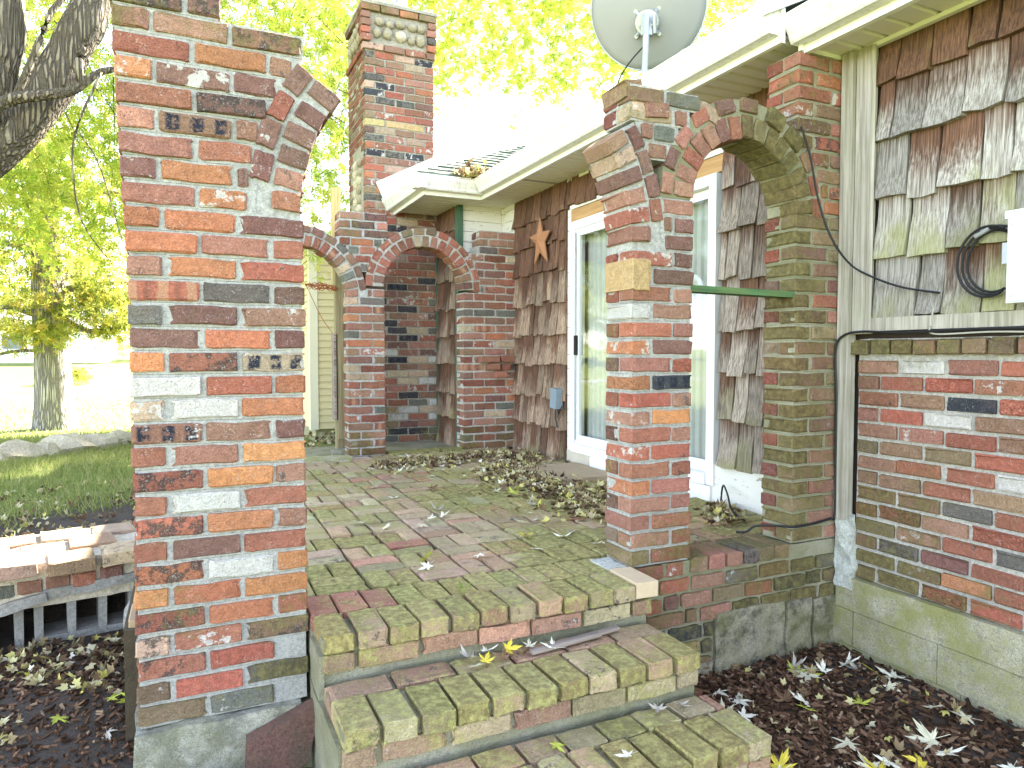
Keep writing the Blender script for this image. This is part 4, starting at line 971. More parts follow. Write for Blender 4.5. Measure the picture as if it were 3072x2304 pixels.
tag(m.build('wall_cable', CABLEG), 'thin grey cable running along the brick ledge under the shingles', 'cable')
m = MB(); m.tube(smoothpath([(2.88, 3.24, .53), (2.86, 3.2, .63), (2.82, 3.12, .60), (2.75, 3.0, .53), (2.70, 2.85, .512)], 7), .0055, 6)
tag(m.build('floor_cable', BLACK), 'short black cable arching out of the white skirting onto the patio', 'cable')
# green shelf board across the small arch
m = MB(); m.box(-.32, .32, -.045, .045, -.014, .014); o = m.build('green_board', GREENB); o.location = (2.315, 2.50, 1.69); o.rotation_euler = (.02, .012, -.02)
tag(o, 'narrow green painted board spanning the small arch opening', 'board')
# satellite dish
th = thing('satellite_dish', 'grey satellite dish on a short mast above the gutter', 'satellite dish', (2.72, 3.88, 3.12))
ax = Vector((.60, .70, .38)).normalized(); C = Vector((2.80, 3.90, 3.70)); e1 = ax.cross(Vector((0, 0, 1))).normalized(); e2 = e1.cross(ax)
V = []; F = []; NR, NA = 9, 48
for sgn in (0, 1):
    for i in range(NR+1):
        r = .001+i/NR
        for k in range(NA):
            a = 2*math.pi*k/NA; V.append(C+e1*(.375*r*math.cos(a))+e2*(.385*r*math.sin(a))+ax*(.085*r*r-.085+(.006 if sgn else 0)))
b = (NR+1)*NA
for i in range(NR):
    for k in range(NA):
        q = (i*NA+k, i*NA+(k+1) % NA, (i+1)*NA+(k+1) % NA, (i+1)*NA+k); F.append(q); F.append(tuple(b+x for x in q[::-1]))
for k in range(NA): F.append((NR*NA+k, NR*NA+(k+1) % NA, b+NR*NA+(k+1) % NA, b+NR*NA+k))
mesh('reflector', V, F, DISH, th, smooth=True)
m = MB(); m.tube([C+e1*(.377*math.cos(2*math.pi*k/48))+e2*(.387*math.sin(2*math.pi*k/48))+ax*.002 for k in range(49)], .006, 6, False); m.build('rim', STEEL, th, True)
back_ = C-ax*.1-e2*.10
m = MB(); m.tube([back_-ax*.025, back_+ax*.03], [.075, .085], 20); m.build('mount_ring', STEEL, th)
m = MB()
for sx in (-1, 1):
    for sz in (-1, 1):
        p = back_+e1*(.075*sx)+e2*(.075*sz)+ax*.03; m.tube([p-ax*.012, p+ax*.016], .013, 8); m.tube([back_+e1*(.05*sx)+e2*(.05*sz)+ax*.01, p], .012, 5)
m.build('mount_ear', STEEL, th)
foot = Vector((2.70, 3.80, 3.14)); head = back_-ax*.055-e2*.02
m = MB(); m.tube([foot, foot.lerp(head, .55), head+Vector((0, 0, .05))], [.019, .019, .024], 10); m.build('mast', STEEL, th)
m = MB(); M = Matrix.Translation(head) ; m.box(-.03, .03, -.02, .02, -.06, .07, M); m.tube([head+e1*.05-e2*.05, head+e1*.05+e2*.06], .012, 8); m.tube([head-e1*.05, head+e1*.07], .008, 6); m.build('clamp', STEEL, th)
m = MB(); m.tube([foot-Vector((0, 0, .02)), foot+Vector((0, 0, .012)), foot+Vector((0, 0, .03))], [.075, .06, .028], 12); m.build('foot', STEEL, th)
m = MB(); m.tube(smoothpath([head-e2*.1, foot+Vector((-.05, .1, .16)), foot+Vector((-.07, .19, .06)), foot+Vector((-.04, .10, -.02)), foot+Vector((0, .02, 0))], 7), .005, 6); m.build('cable', BLACK, th)
under(th)
# leaf clump in the gutter corner
def star_leaf(scale=1.0, lobes=5, wid=.13):
    P = []; T = []
    for k in range(lobes):
        a = R(90+(k-(lobes-1)/2)*(250/lobes)); L = scale*(1 if k == lobes//2 else .85 if abs(k-lobes//2) == 1 else .55)
        b = len(P); d = (math.cos(a), math.sin(a)); n = (-d[1], d[0])
        P += [(0, 0, 0), (d[0]*L*.45+n[0]*L*wid, d[1]*L*.45+n[1]*L*wid, .03*L), (d[0]*L, d[1]*L, -.05*L), (d[0]*L*.45-n[0]*L*wid, d[1]*L*.45-n[1]*L*wid, .03*L)]; T.append((b, b+1, b+2, b+3))
    return np.array(P), np.array(T)
def scatter(name, pts, size, mat, parent=None, lobes=5, tilt=None, droop=0.0, keep_up=False):
    LV, LF = star_leaf(1.0, lobes, .13 if tilt is None else .3); n = len(pts); nv = len(LV)
    q = nrg.normal(size=(n, 4)); q /= np.linalg.norm(q, axis=1)[:, None]
    if tilt is not None:      # nearly flat, random heading
        a = nrg.uniform(0, 2*math.pi, n); tx = nrg.normal(0, tilt, n); ty = nrg.normal(0, tilt, n)
        q = np.stack([np.cos(a/2), tx, ty, np.sin(a/2)], 1); q /= np.linalg.norm(q, axis=1)[:, None]
    w, x, y, z = q.T
    M = np.stack([1-2*(y*y+z*z), 2*(x*y-z*w), 2*(x*z+y*w), 2*(x*y+z*w), 1-2*(x*x+z*z), 2*(y*z-x*w), 2*(x*z-y*w), 2*(y*z+x*w), 1-2*(x*x+y*y)], 1).reshape(n, 3, 3)
    s = (size*nrg.uniform(.6, 1.25, n))[:, None, None]
    lv = LV.copy(); lv = np.repeat(lv[None], n, 0)
    if tilt is not None: lv[:, :, 2] += (lv[:, :, 0]**2+lv[:, :, 1]**2)*nrg.uniform(-.7, 1.1, n)[:, None]
    if tilt is not None: lv[:, :, 2] += np.abs(lv[:, :, 0])*nrg.uniform(-.2, .8, n)[:, None]
    V = np.einsum('nij,nkj->nki', M, lv)*s+pts[:, None, :]
    F = (LF[None]+(np.arange(n)*nv)[:, None, None]).reshape(-1, 4)
    return meshnp(name, V.reshape(-1, 3), F, mat, parent)
# islands: weld the lobes of a leaf by sharing the first vertex (random per leaf, not per lobe)
_sl = star_leaf
def star_leaf(scale=1.0, lobes=5, wid=.13):
    P, T = _sl(scale, lobes, wid); T = T.copy(); keep = [0]; mp = {}
    out = [P[0]]; 
    for i in range(len(P)):
        if i % 4 == 0: mp[i] = 0
        else: mp[i] = len(out); out.append(P[i])
    return np.array(out), np.array([[mp[v] for v in f] for f in T])
pts = np.stack([nrg.normal(2.42, .1, 260), nrg.normal(6.0, .12, 260), np.abs(nrg.normal(0, .03, 260))+3.005], 1)
o = scatter('leaf_debris', pts, .05, LITTER, None, 5, .5); tag(o, 'clump of dead leaves and twigs in the gutter corner', 'leaf litter', kind='stuff')

# wooden posts and wire beyond the far arcade
m = MB(); m.box(1.255, 1.335, 6.58, 6.66, .45, 2.35); o = m.build('wooden_post', LUMBER); tag(o, 'grey-brown square wooden post standing behind the far brick arch', 'post')
m = MB(); m.box(1.25, 1.33, 6.665, 6.74, 2.0, 2.96); o = m.build('wooden_post', LUMBERY); tag(o, 'yellow new lumber post rising beside the chimney', 'post')
th = thing('post_sleeve', 'green stained boards boxed round the foot of the wooden post', 'boards', (1.29, 6.55, .5))
for (a, b, c, d, z0_) in ((1.225, 1.245, 6.52, 6.64, .80), (1.262, 1.345, 6.535, 6.572, .62), (1.352, 1.385, 6.52, 6.60, .62)):
    m = MB(); m.box(a, b, c, d, z0_, 1.60); m.build('board', LUMBER if a > 1.25 else STRIP, th)
under(th)
m = MB(); rough_box(m, 1.19, 1.33, 6.42, 6.56, .42, .535, .04, .006); tag(m.build('concrete_block', CONC), 'small pale concrete block at the foot of the wooden post', 'block')
th = thing('tangled_wire', 'tangle of rusty orange wire strung between siding and wooden post', 'wire', (1.1, 6.55, 1.9))
m = MB()
for k in range(9):
    p = []
    for i in range(14): t = i/13; p.append((.985+.275*t+rng.gauss(0, .006), 6.56+rng.gauss(0, .012), 2.035-.02*t+.03*math.sin(t*9+k*1.3)*(1-abs(t-.5))+rng.gauss(0, .009)))
    m.tube(p, .0035, 4)
m.build('strands', WIRE, th)
m = MB(); m.tube(smoothpath([(.99, 6.56, 2.03), (1.05, 6.56, 1.9), (1.12, 6.56, 1.75), (1.22, 6.55, 1.60)], 6), .003, 4); m.build('tail', WIRE, th); under(th)
# yellow sided building
th = thing('sided_building', 'cream vinyl sided building corner beyond the far arcade', 'building', (2.6, 12.5, 0))
m = MB(); m.box(1.76, 5.5, 11.03, 15, .25, 3.1); sw = m.build('wall', SIDING, th)
m = MB(); m.box(1.80, 5.4, 11.10, 14.9, -.3, .249); m.build('foundation', CONCM, th)
lap = None; lapx = None
for i in range(27):
    z = .26+i*.105
    if lap is None:
        q = MB(); q.add([(1.825, 11.005, 0), (3.2, 11.005, 0), (3.2, 11.026, .1045), (1.825, 11.026, .1045), (1.825, 11.0285, 0), (3.2, 11.0285, 0)], [(0, 1, 2, 3), (0, 4, 5, 1), (0, 3, 4), (1, 5, 2)]); lap = q.build('siding_board', SIDING, sw); lap.location.z = z
        q = MB(); q.add([(1.735, 11.13, 0), (1.735, 15, 0), (1.756, 15, .1045), (1.756, 11.13, .1045), (1.758, 11.13, 0), (1.758, 15, 0)], [(3, 2, 1, 0), (1, 5, 4, 0)]); lapx = q.build('siding_board', SIDING, sw); lapx.location.z = z
    else:
        for s_ in (lap, lapx): c = s_.copy(); link(c, sw); c.location.z = z
m = MB(); m.box(1.70, 1.823, 10.985, 11.029, .25, 3.1); m.box(1.70, 1.756, 11.03, 11.128, .25, 3.1); m.build('corner_trim', CORNER, th)
wd = MB(); wd.box(2.24, 2.30, 10.97, 11.004, 1.0, 2.6); wd.box(2.9, 2.96, 10.97, 11.004, 1.0, 2.6); wd.box(2.30, 2.9, 10.97, 11.004, 1.0, 1.06); wd.box(2.30, 2.9, 10.97, 11.004, 2.54, 2.6); win = wd.build('window', WHITE, th)
m = MB(); m.box(2.30, 2.9, 10.985, 10.995, 1.06, 2.54); m.build('pane', plain('dark_pane', (.08, .09, .10), .1), win)
m = MB(); slab(m, [(1.5, 10.7, 3.1), (5.8, 10.7, 3.1), (5.8, 12.8, 3.7), (1.5, 12.8, 3.7)], .08); slab(m, [(1.5, 12.8, 3.7), (5.8, 12.8, 3.7), (5.8, 15.2, 3.1), (1.5, 15.2, 3.1)], .08); m.build('roof', WHITE, th)
under(th)

# ------------------------------------------------------------------ left ledge, blocks, rocks
th = thing('brick_ledge', 'pale broken brick ledge running left behind the free-standing pier', 'brick ledge', (-.6, 3.8, .3))
LM = Matrix.Translation((-.22, 3.66, 0)) @ Matrix.Rotation(.19, 4, 'Z')
def lbrick(u, v, z, d, cd, **k):
    c = LM @ Vector((u, v, z)); brick(th, c, d, cd, rz=.19, **k)
core = MB(); rough_box(core, -1.6, .05, .02, .62, .30, .492, .06, .008)
core.v = [tuple(LM @ Vector(v)) for v in core.v]; core.build('mortar', mortar_material('mortar_sandy', (.52, .46, .36), .03), th)
for r_ in range(3):
    u = .04-(.1 if r_ % 2 else 0)
    while u > -1.5: lbrick(u-.1, .06+r_*.208+(rng.uniform(-.03, .01) if r_ == 0 else 0), .478+rng.uniform(-.008, .006), (.192-rng.uniform(0, .02), .2, .06), rng.choice(['c', 'c', 'N', 'cw', 'n', 'b']), moss=0, jit=.008); u -= .207
u = .05; i = 0
while u > -1.5: lbrick(u-.05, .07, .395, (.09, .12, .058), ['m', 'p', 'r', 'b', 'b', 'g'][i % 6], jit=.016); u -= .103; i += 1
under(th)
def cinder(x, y, z, rz, lab, half=False):
    t_ = thing('cinder_block', lab, 'cinder block', (x, y, z), 'cinder blocks under the ledge')
    m = MB(); L = .40; 
    m.box(-L/2, L/2, 0, .19, .165, .195); m.box(-L/2, L/2, 0, .19, -.03, .0)
    for c in (-.183, -.061, .061, .183): m.box(c-.017, c+.017, .002, .188, .0, .165)
    V = [tuple(Vector(v)+noise.noise_vector(Vector(v)*30+Vector((x*9, 0, 0)))*.004) for v in m.v]
    o = mesh('block_body', V, m.f, CINDER, t_); t_.rotation_euler = (0, rng.gauss(0, .02), rz); return t_
cinder(-.43, 3.655, .155, .16, 'grey cinder block with open cells, nearest the free-standing pier')
cinder(-.86, 3.58, .115, .2, 'grey cinder block with open cells at the left edge below the ledge')
for i, (x, y, z, l, lab) in enumerate(((-.38, 3.63, .362, .44, 'long flat concrete slab lying on the cinder block by the pier'), (-.70, 3.565, .325, .26, 'broken tilted concrete slab lying between the cinder blocks'))):
    m = MB(); rough_box(m, -l/2, l/2, 0, .2, -.022, .022, .05, .01, 11); o = m.build('concrete_slab', CINDER); o.location = (x, y, z); o.rotation_euler = (0, -.06-.1*i, .17); tag(o, lab, 'slab')
for i, (x, y, s) in enumerate(((-1.80, 8.2, .22), (-1.58, 8.55, .26), (-1.36, 8.8, .2), (-1.22, 9.15, .30), (-.98, 9.35, .24), (-.78, 9.75, .22), (-.55, 10.05, .2))):
    o = pebble('rock', None, (0, 0, 0), (s, s*.75, s*.55), STONEL, i*7.7+1)
    for v in o.data.vertices: v.co += noise.noise_vector(v.co*9+Vector((i, 0, 0)))*.05
    o.data.polygons.foreach_set('use_smooth', [False]*len(o.data.polygons)); o.location = (x, y, gh(x, y)+s*.18); o.rotation_euler = (0, 0, i*.8)
    tag(o, ['sunlit pale rock at the left edge of the rock row', 'broad sunlit rock second from the left in the rock row', 'small pale rock third in the row at the lawn edge', 'largest sunlit boulder in the middle of the rock row', 'pale rock right of the largest boulder at the lawn edge', 'grey-brown rock near the pier in the rock row', 'last small rock of the row, closest behind the brick pier'][i], 'rock', 'rocks edging the lawn')
o = pebble('stone', None, (0, 0, 0), (.07, .07, .12), CINDER, 3.1); o.location = (-.20, 3.42, .24); tag(o, 'rough grey stone wedged beside the pier under the ledge', 'stone')

# ------------------------------------------------------------------ trees
def limb(mb, pts, rads, n=12, seg=6, rough=.0):
    P = smoothpath(pts, seg); k = len(P); rr = []
    for i in range(k):
        t = i/(k-1)*(len(rads)-1); a = int(min(t, len(rads)-2)); rr.append(rads[a]+(rads[a+1]-rads[a])*(t-a))
    b = len(mb.v); mb.tube(P, rr, n)
    if rough:
        for i in range(b, len(mb.v)):
            v = Vector(mb.v[i]); mb.v[i] = tuple(v+noise.noise_vector(v*Vector((7, 7, 2)).length*.35)*rough)
    return P
def sprays(vol, n_spray, per, droop=.9, length=1.3, spread=.05):
    """drooping twigs with leaves along them; returns leaf points and twig polylines"""
    pts = []; tw = []
    for i in range(n_spray):
        p = Vector(vol()); d = Vector((rng.gauss(0, .7), rng.gauss(0, .7), rng.uniform(-.4, .4))).normalized(); L = length*rng.uniform(.5, 1.2); q = p.copy(); line = [q.copy()]
        for s in range(5):
            d = (d+Vector((0, 0, -droop*.35))).normalized(); q = q+d*(L/5); line.append(q.copy())
        tw.append(line)
        for k in range(per):
            t = rng.random()*4.999; a = int(t); c = line[a].lerp(line[a+1], t-a); pts.append((c.x+rng.gauss(0, spread), c.y+rng.gauss(0, spread), c.z-abs(rng.gauss(0, spread))))
    return np.array(pts), tw
def twigs(mb, tw, r=.004):
    for l in tw: mb.tube([l[0], l[2], l[5]], [r, r*.7, r*.3], 3, False)
# near maple, trunk forking at the upper left
th = thing('maple_tree', 'dark-barked maple at the upper left with forked trunk and lime leaves', 'tree', (-3.2, 7.8, .3))
tb = MB()
limb(tb, [(-3.2, 7.8, .1), (-2.9, 7.7, 1.1), (-2.4, 7.6, 2.2), (-1.72, 7.5, 3.1)], [.46, .36, .32, .28], 16, 8, .03)
limb(tb, [(-1.85, 7.5, 2.95), (-1.58, 7.5, 3.6), (-1.46, 7.5, 4.4), (-1.5, 7.6, 5.6), (-1.7, 7.9, 7.5)], [.25, .24, .23, .2, .1], 14, 8, .03)
limb(tb, [(-1.85, 7.5, 2.85), (-1.27, 7.5, 3.45), (-.95, 7.52, 4.05), (-.72, 7.55, 4.6), (-.3, 7.8, 5.8), (.3, 8.2, 7.2)], [.22, .19, .175, .16, .12, .06], 12, 8, .025)
tb.build('trunk', BARK, th, True)
def branch(p, r, n, seg): m = MB(); limb(m, p, r, n, seg); m.build('branch', BARK, th, True)
branch([(-1.5, 7.3, 3.3), (-1.35, 7.2, 3.52), (-1.08, 7.15, 3.60), (-.85, 7.15, 3.68), (-.62, 7.2, 3.9), (-.3, 7.3, 4.0)], [.055, .05, .045, .04, .03, .02], 7, 5)
branch([(-1.3, 7.2, 3.5), (-1.1, 7.1, 3.95), (-.98, 7.1, 4.3), (-.8, 7.2, 4.6)], [.03, .03, .028, .02], 6, 4)
branch([(-.78, 7.15, 3.72), (-.8, 7.15, 3.95), (-.75, 7.15, 4.05)], [.03, .035, .03], 6, 3)
branch([(-.63, 7.1, 3.85), (-.82, 7.1, 3.35), (-.86, 7.1, 3.0), (-.8, 7.1, 2.55), (-.58, 7.1, 2.2)], [.012, .01, .008, .006, .003], 4, 5)
branch([(-.8, 7.1, 3.3), (-.68, 7.1, 3.1), (-.58, 7.1, 2.75), (-.5, 7.1, 2.4)], [.007, .006, .005, .003], 4, 4)
for i in range(26):
    x = rng.uniform(-1.3, 1.7); y = rng.uniform(7.3, 9.5); z = rng.uniform(3.8, 5.2)
    p = Vector((x, y, z)); d = Vector((rng.uniform(-.2, 1), rng.uniform(-.3, .5), rng.uniform(-.7, .1))); L = rng.uniform(.5, 1.3)
    branch([p, p+d*L*.4+Vector((0, 0, .04)), p+d*L*.7, p+d*L+Vector((0, 0, -.1))], [.007, .006, .004, .002], 4, 3)
def volA():
    while True:
        x = rng.uniform(-4.2, 4.0); y = rng.uniform(8.6, 13.5); z = rng.uniform(3.2, 9.0)
        lo = 3.3+.0*x if x < 2.3 else 99
        if z > lo+.9*noise.noise(Vector((x*.8, y*.5, 1))) : return (x, y, z)
pA, tA = sprays(volA, 1500, 24)
scatter('crown', pA, .105, LEAFY, th); t_ = MB(); twigs(t_, tA[::2]); t_.build('twigs', BARK, th)['kind'] = 'stuff'; under(th)
# second maple behind the house, its leaves hanging beside the chimney
th = thing('maple_tree', 'bright lime maple behind the house with drooping leaves above the roof', 'tree', (12.6, 17.0, -.3))
tb = MB(); limb(tb, [(12.6, 17, -.5), (12.6, 17, 2.5), (12.5, 16.9, 5), (12.3, 16.7, 8), (12, 16.5, 12)], [.4, .34, .3, .22, .1], 10, 6, .02)
for i in range(9):
    a = i*.75; p0 = Vector((12.3, 16.7, 9.5+i*.4)); limb(tb, [p0, p0+Vector((2*math.cos(a), 2*math.sin(a), 1.2)), p0+Vector((4*math.cos(a), 4*math.sin(a), 1.4))], [.12, .07, .025], 6, 4)
tb.build('trunk', BARK, th, True)
def volB():
    while True:
        x = rng.uniform(2.2, 12.5); y = rng.uniform(11.5, 16.5); e = y/12.5
        z = rng.uniform(5.0, 11.5)
        lo = 1.4+(5.35+.16*max(0, x/e-4)+.55*noise.noise(Vector((x*1.1, y*.4, 4)))+(0 if x/e < 8.5 else (x/e-8.5)*.2))*e*.98
        if z > lo-.25: return (x, y, z)
pB, tB = sprays(volB, 1650, 24, 1.0, 1.2)
scatter('crown', pB, .11, LEAFY, th); t_ = MB(); twigs(t_, tB[::2], .005); t_.build('twigs', BARK, th)['kind'] = 'stuff'; under(th)
# slim airy tree right behind the chimney and a shrubby top over the roof
def cloud(center, rad, n, hollow=.35, clump=40):
    cs_ = []
    for i in range(clump):
        d = Vector((rng.gauss(0, 1), rng.gauss(0, 1), rng.gauss(0, 1))).normalized()*rng.uniform(hollow, 1.0)**.6; cs_.append((center[0]+d.x*rad[0], center[1]+d.y*rad[1], center[2]+d.z*rad[2]))
    cs_ = np.array(cs_); k = nrg.integers(0, clump, n); return cs_[k]+nrg.normal(0, 1, (n, 3))*np.array(rad)*.16
def tree(name, label, base, h, crown_c, rad, n, leaf, size, bark=BARKF, tr=.2, clump=45, group=None, limbs=7):
    t_ = thing(name, label, 'tree', base, group); m = MB()
    top = Vector(crown_c); b = Vector(base)
    limb(m, [b-Vector((0, 0, .3)), b.lerp(top, .35)+Vector((rng.gauss(0, .1), 0, 0)), b.lerp(top, .7), top+Vector((0, 0, rad[2]*.6))], [tr*1.25, tr, tr*.7, tr*.2], 10, 6, tr*.08)
    for i in range(limbs):
        a = rng.uniform(0, 6.28); q = b.lerp(top, rng.uniform(.45, .95)); e = Vector((math.cos(a)*rad[0]*.8, math.sin(a)*rad[1]*.8, rng.uniform(.0, .5)*rad[2]))
        limb(m, [q, q+e*.5+Vector((0, 0, .1*rad[2])), q+e], [tr*.35, tr*.2, tr*.06], 5, 3)
    m.build('trunk', bark, t_, True)
    scatter('crown', cloud(crown_c, rad, n, clump=clump), size, leaf, t_); under(t_); return t_
tree('ash_tree', 'slim yellow-green tree just right of the chimney', (3.3, 15.5, -.4), 8, (4.35, 15.5, 5.0), (.75, .9, 3.3), 3600, LEAFY, .11, tr=.08, clump=40)
tree('young_tree', 'small bluish tree top showing above the green roof', (7.2, 19, -.5), 6, (7.3, 19, 5.6), (1.3, 1, 1.2), 900, LEAFG, .13, tr=.07, clump=24)
# big oak on the lawn at the left
th = thing('oak_tree', 'grey ridged oak trunk standing on the sunlit lawn at the left', 'tree', (-2.75, 19, -.35))
tb = MB(); limb(tb, [(-2.75, 19, -.6), (-2.78, 19, .2), (-2.80, 19, 1.5), (-2.85, 19, 3.0), (-2.9, 19, 5.0), (-3.0, 19, 8.5)], [.56, .40, .35, .33, .27, .12], 18, 8, .02)
limb(tb, [(-2.5, 18.9, 2.15), (-2.0, 18.8, 1.95), (-1.4, 18.7, 2.05), (-.95, 18.7, 2.35)], [.1, .07, .05, .025], 6, 5)
limb(tb, [(-3.0, 18.9, 2.3), (-3.7, 18.7, 2.45), (-4.6, 18.6, 2.1)], [.1, .06, .025], 6, 5)
limb(tb, [(-3.0, 18.9, 1.5), (-3.6, 18.6, 1.45), (-4.4, 18.4, 1.1)], [.05, .04, .015], 6, 5)
for i in range(12):
    a = i*.9; z0_ = 2.8+i*.3; limb(tb, [(-2.85, 19, z0_), (-2.85+1.3*math.cos(a), 19+1.3*math.sin(a), z0_+.3), (-2.85+2.8*math.cos(a), 19+2.8*math.sin(a), z0_+.2)], [.11, .06, .02], 6, 4)
tb.build('trunk', BARKF, th, True)
pc = np.concatenate([cloud((-3.0, 19, 4.6), (3.6, 2.2, 2.2), 7500, clump=90), cloud((-3.6, 18.3, 2.1), (1.7, 1.0, .8), 1500, clump=30), cloud((-1.5, 18.5, 2.6), (1.1, .8, .8), 1300, clump=26)])
scatter('crown', pc, .15, LEAFG, th); under(th)
# far trees beyond the road
FT = [(-26, 62, 7, 5.5), (-17, 70, 9, 6), (-8, 74, 8.5, 6), (1, 66, 8, 5.5), (9, 74, 10, 6.5), (19, 72, 10, 6.5), (30, 78, 11, 7), (-38, 66, 9, 7)]
LB = ['far leafy tree at the left edge beyond the road', 'far round tree above the driveway bank', 'far tree behind the white house', 'far tree beyond the road right of the white house', 'far tall tree behind the cream sided building', 'far tree behind the chimney', 'far tree behind the house roof', 'far tree beyond the left edge of the lawn']
for (x, y, h, r), lb in zip(FT, LB):
    tree('far_tree', lb, (x, y, gh(x, y)), h, (x, y, gh(x, y)+h*.62), (r*.9, r*.7, h*.55), 2600, LEAFB, .55, tr=.3, clump=60, group='trees beyond the road')
for i, (x, y, w_) in enumerate(((-13, 50, 1.6), (-6.5, 49.5, 1.2), (-21, 52, 2.0))):
    t_ = thing('shrub', ['rounded green shrub left of the oak on the far bank', 'low shrub behind the oak trunk on the far bank', 'wide shrub at the far left of the bank'][i], 'shrub', (x, y, gh(x, y)))
    scatter('foliage', cloud((x, y, gh(x, y)+w_*.5), (w_, w_*.7, w_*.55), 900, clump=25), .18, LEAFG, t_)
    m = MB(); m.tube([(x, y, gh(x, y)-.2), (x, y, gh(x, y)+w_*.5)], .06, 5); m.build('stem', BARKF, t_); under(t_)
# far white house
hz = gh(-8, 60)
th = thing('far_house', 'small white house beyond the road, glimpsed left of the pier', 'house', (-8, 61, hz))
m = MB(); m.box(-12.6, -5.2, 59, 65, hz-1, hz+2.3); m.build('wall', WHITE, th)
m = MB(); slab(m, [(-13, 58.6, hz+2.3), (-4.8, 58.6, hz+2.3), (-4.8, 62, hz+4), (-13, 62, hz+4)], .1); slab(m, [(-13, 62, hz+4), (-4.8, 62, hz+4), (-4.8, 65.4, hz+2.3), (-13, 65.4, hz+2.3)], .1); m.build('roof', plain('far_roof', (.4, .39, .38), .9), th)
for a, b in ((-11.6, -10.4), (-9.4, -8.2)):
    m = MB(); m.box(a, b, 58.97, 58.995, hz+.9, hz+1.8); m.build('window', plain('far_pane', (.12, .14, .16), .2) if 'far_pane' not in bpy.data.materials else bpy.data.materials['far_pane'], th)
m = MB(); m.box(-7.3, -6.4, 58.97, 58.995, hz, hz+2.0); m.build('door', plain('far_door', (.55, .56, .58), .5), th); under(th)

# ------------------------------------------------------------------ grass, mulch, leaves
def blades(name, P, h, w, mat):
    n = len(P); a = nrg.uniform(0, 2*math.pi, n); hh = h*nrg.uniform(.5, 1.3, n); lean = nrg.normal(0, .5, (n, 2))*hh[:, None]
    d = np.stack([np.cos(a), np.sin(a)], 1)*w
    V = np.zeros((n, 3, 3)); V[:, 0, :2] = P[:, :2]-d; V[:, 1, :2] = P[:, :2]+d; V[:, 2, :2] = P[:, :2]+lean; V[:, :2, 2] = P[:, None, 2]-.005; V[:, 2, 2] = P[:, 2]+hh
    return meshnp(name, V.reshape(-1, 3), np.arange(3*n).reshape(-1, 3), mat)
P = []
while len(P) < 26000:
    x = rng.uniform(-3.2, .1); y = rng.uniform(4.6, 11.5)
    if noise.noise(Vector((x*1.4, y*1.4, 3)))+.45*(y-.55*x-5.3) > -.05 and x < .2: P.append((x, y, gh(x, y)))
for i in range(16000):
    y = 10+26*rng.random()**1.6; x = rng.uniform(-.42*y-1, .12*y); P.append((x, y, gh(x, y)))
P = np.array(P); near = P[:, 1] < 11.5
tag(blades('grass', P[near], .07, .004, GRASSM), 'short green grass on the bank behind the ledge', 'grass', kind='stuff')
tag(blades('lawn_grass', P[~near], .09, .012, GRASSM), 'sunlit mown lawn grass round the oak', 'grass', kind='stuff')
# bark mulch chips
def chips(name, n, fx, size, mat, label):
    V = []; F = []
    cnt = 0
    while cnt < n:
        p = fx()
        if p is None: continue
        l = size*rng.uniform(.4, 1.7); w_ = size*rng.uniform(.18, .5); M = Matrix.Translation(p) @ Matrix.Rotation(rng.uniform(0, 6.28), 4, 'Z') @ Matrix.Rotation(rng.gauss(0, .35), 4, 'X') @ Matrix.Rotation(rng.gauss(0, .35), 4, 'Y')
        b = len(V); h_ = .0035; k = rng.uniform(.5, 1)
        for q in ((-l/2, -w_/2*k, h_), (l/2, -w_/2, h_), (l/2*.8, w_/2, h_), (-l/2, w_/2*k, h_), (-l/2, -w_/2*k, -h_), (l/2, -w_/2, -h_), (l/2*.8, w_/2, -h_), (-l/2, w_/2*k, -h_)): V.append(M @ Vector(q))
        F += [tuple(b+i for i in q) for q in ((0, 1, 2, 3), (0, 4, 5, 1), (1, 5, 6, 2), (2, 6, 7, 3), (3, 7, 4, 0))]; cnt += 1
    o = mesh(name, V, F, mat); tag(o, label, 'mulch', kind='stuff')
def mr():
    x = rng.uniform(1.62, 2.93); y = rng.uniform(.9, 2.46)
    if x < 1.67 and y > 1.58: return None
    if rng.random() > .35+.65*min(1, max(0, (2.55-x)/.45+.2)): return None
    return Vector((x, y, gh(x, y)+rng.uniform(.0, .014)))
chips('bark_mulch', 6200, mr, .035, CHIPS, 'dark brown bark mulch in the bed beside the steps')
def ml():
    x = rng.uniform(-1.3, -.15); y = rng.uniform(1.9, 3.55); return Vector((x, y, gh(x, y)+rng.uniform(0, .01)))
chips('bark_mulch', 3000, ml, .022, CHIPS, 'fine dark soil and bark crumbs left of the free-standing pier')
# leaf litter drifts
def drift(path, n, sp, z, hgt):
    out = []
    P = smoothpath([(x, y, 0) for x, y in path], 8)
    for i in range(n):
        p = P[min(len(P)-1, int(rng.random()*len(P)))]; r = abs(rng.gauss(0, 1)); a = rng.uniform(0, 6.28)
        x, y = p.x+math.cos(a)*r*sp, p.y+math.sin(a)*r*sp
        if x > 2.9: continue
        if 1.6 < x < 2.1 and y < 2.7: continue
        out.append((x, y, z+.008+rng.random()*hgt*math.exp(-r*r)))
    return np.array(out)
L1_ = drift([(1.5, 5.5), (2.0, 5.55), (2.55, 5.65), (2.5, 5.2), (2.25, 4.85), (2.2, 4.4), (2.25, 4.0), (2.2, 3.6), (2.1, 3.3)], 2300, .20, PT, .016)
o = scatter('leaf_drift', L1_, .038, LITTER, None, 5, .22); tag(o, 'drift of curled dry maple leaves sweeping across the patio', 'leaf litter', kind='stuff')
L2_ = drift([(2.8, 3.2), (2.72, 3.0), (2.55, 2.82)], 130, .09, PT, .015)
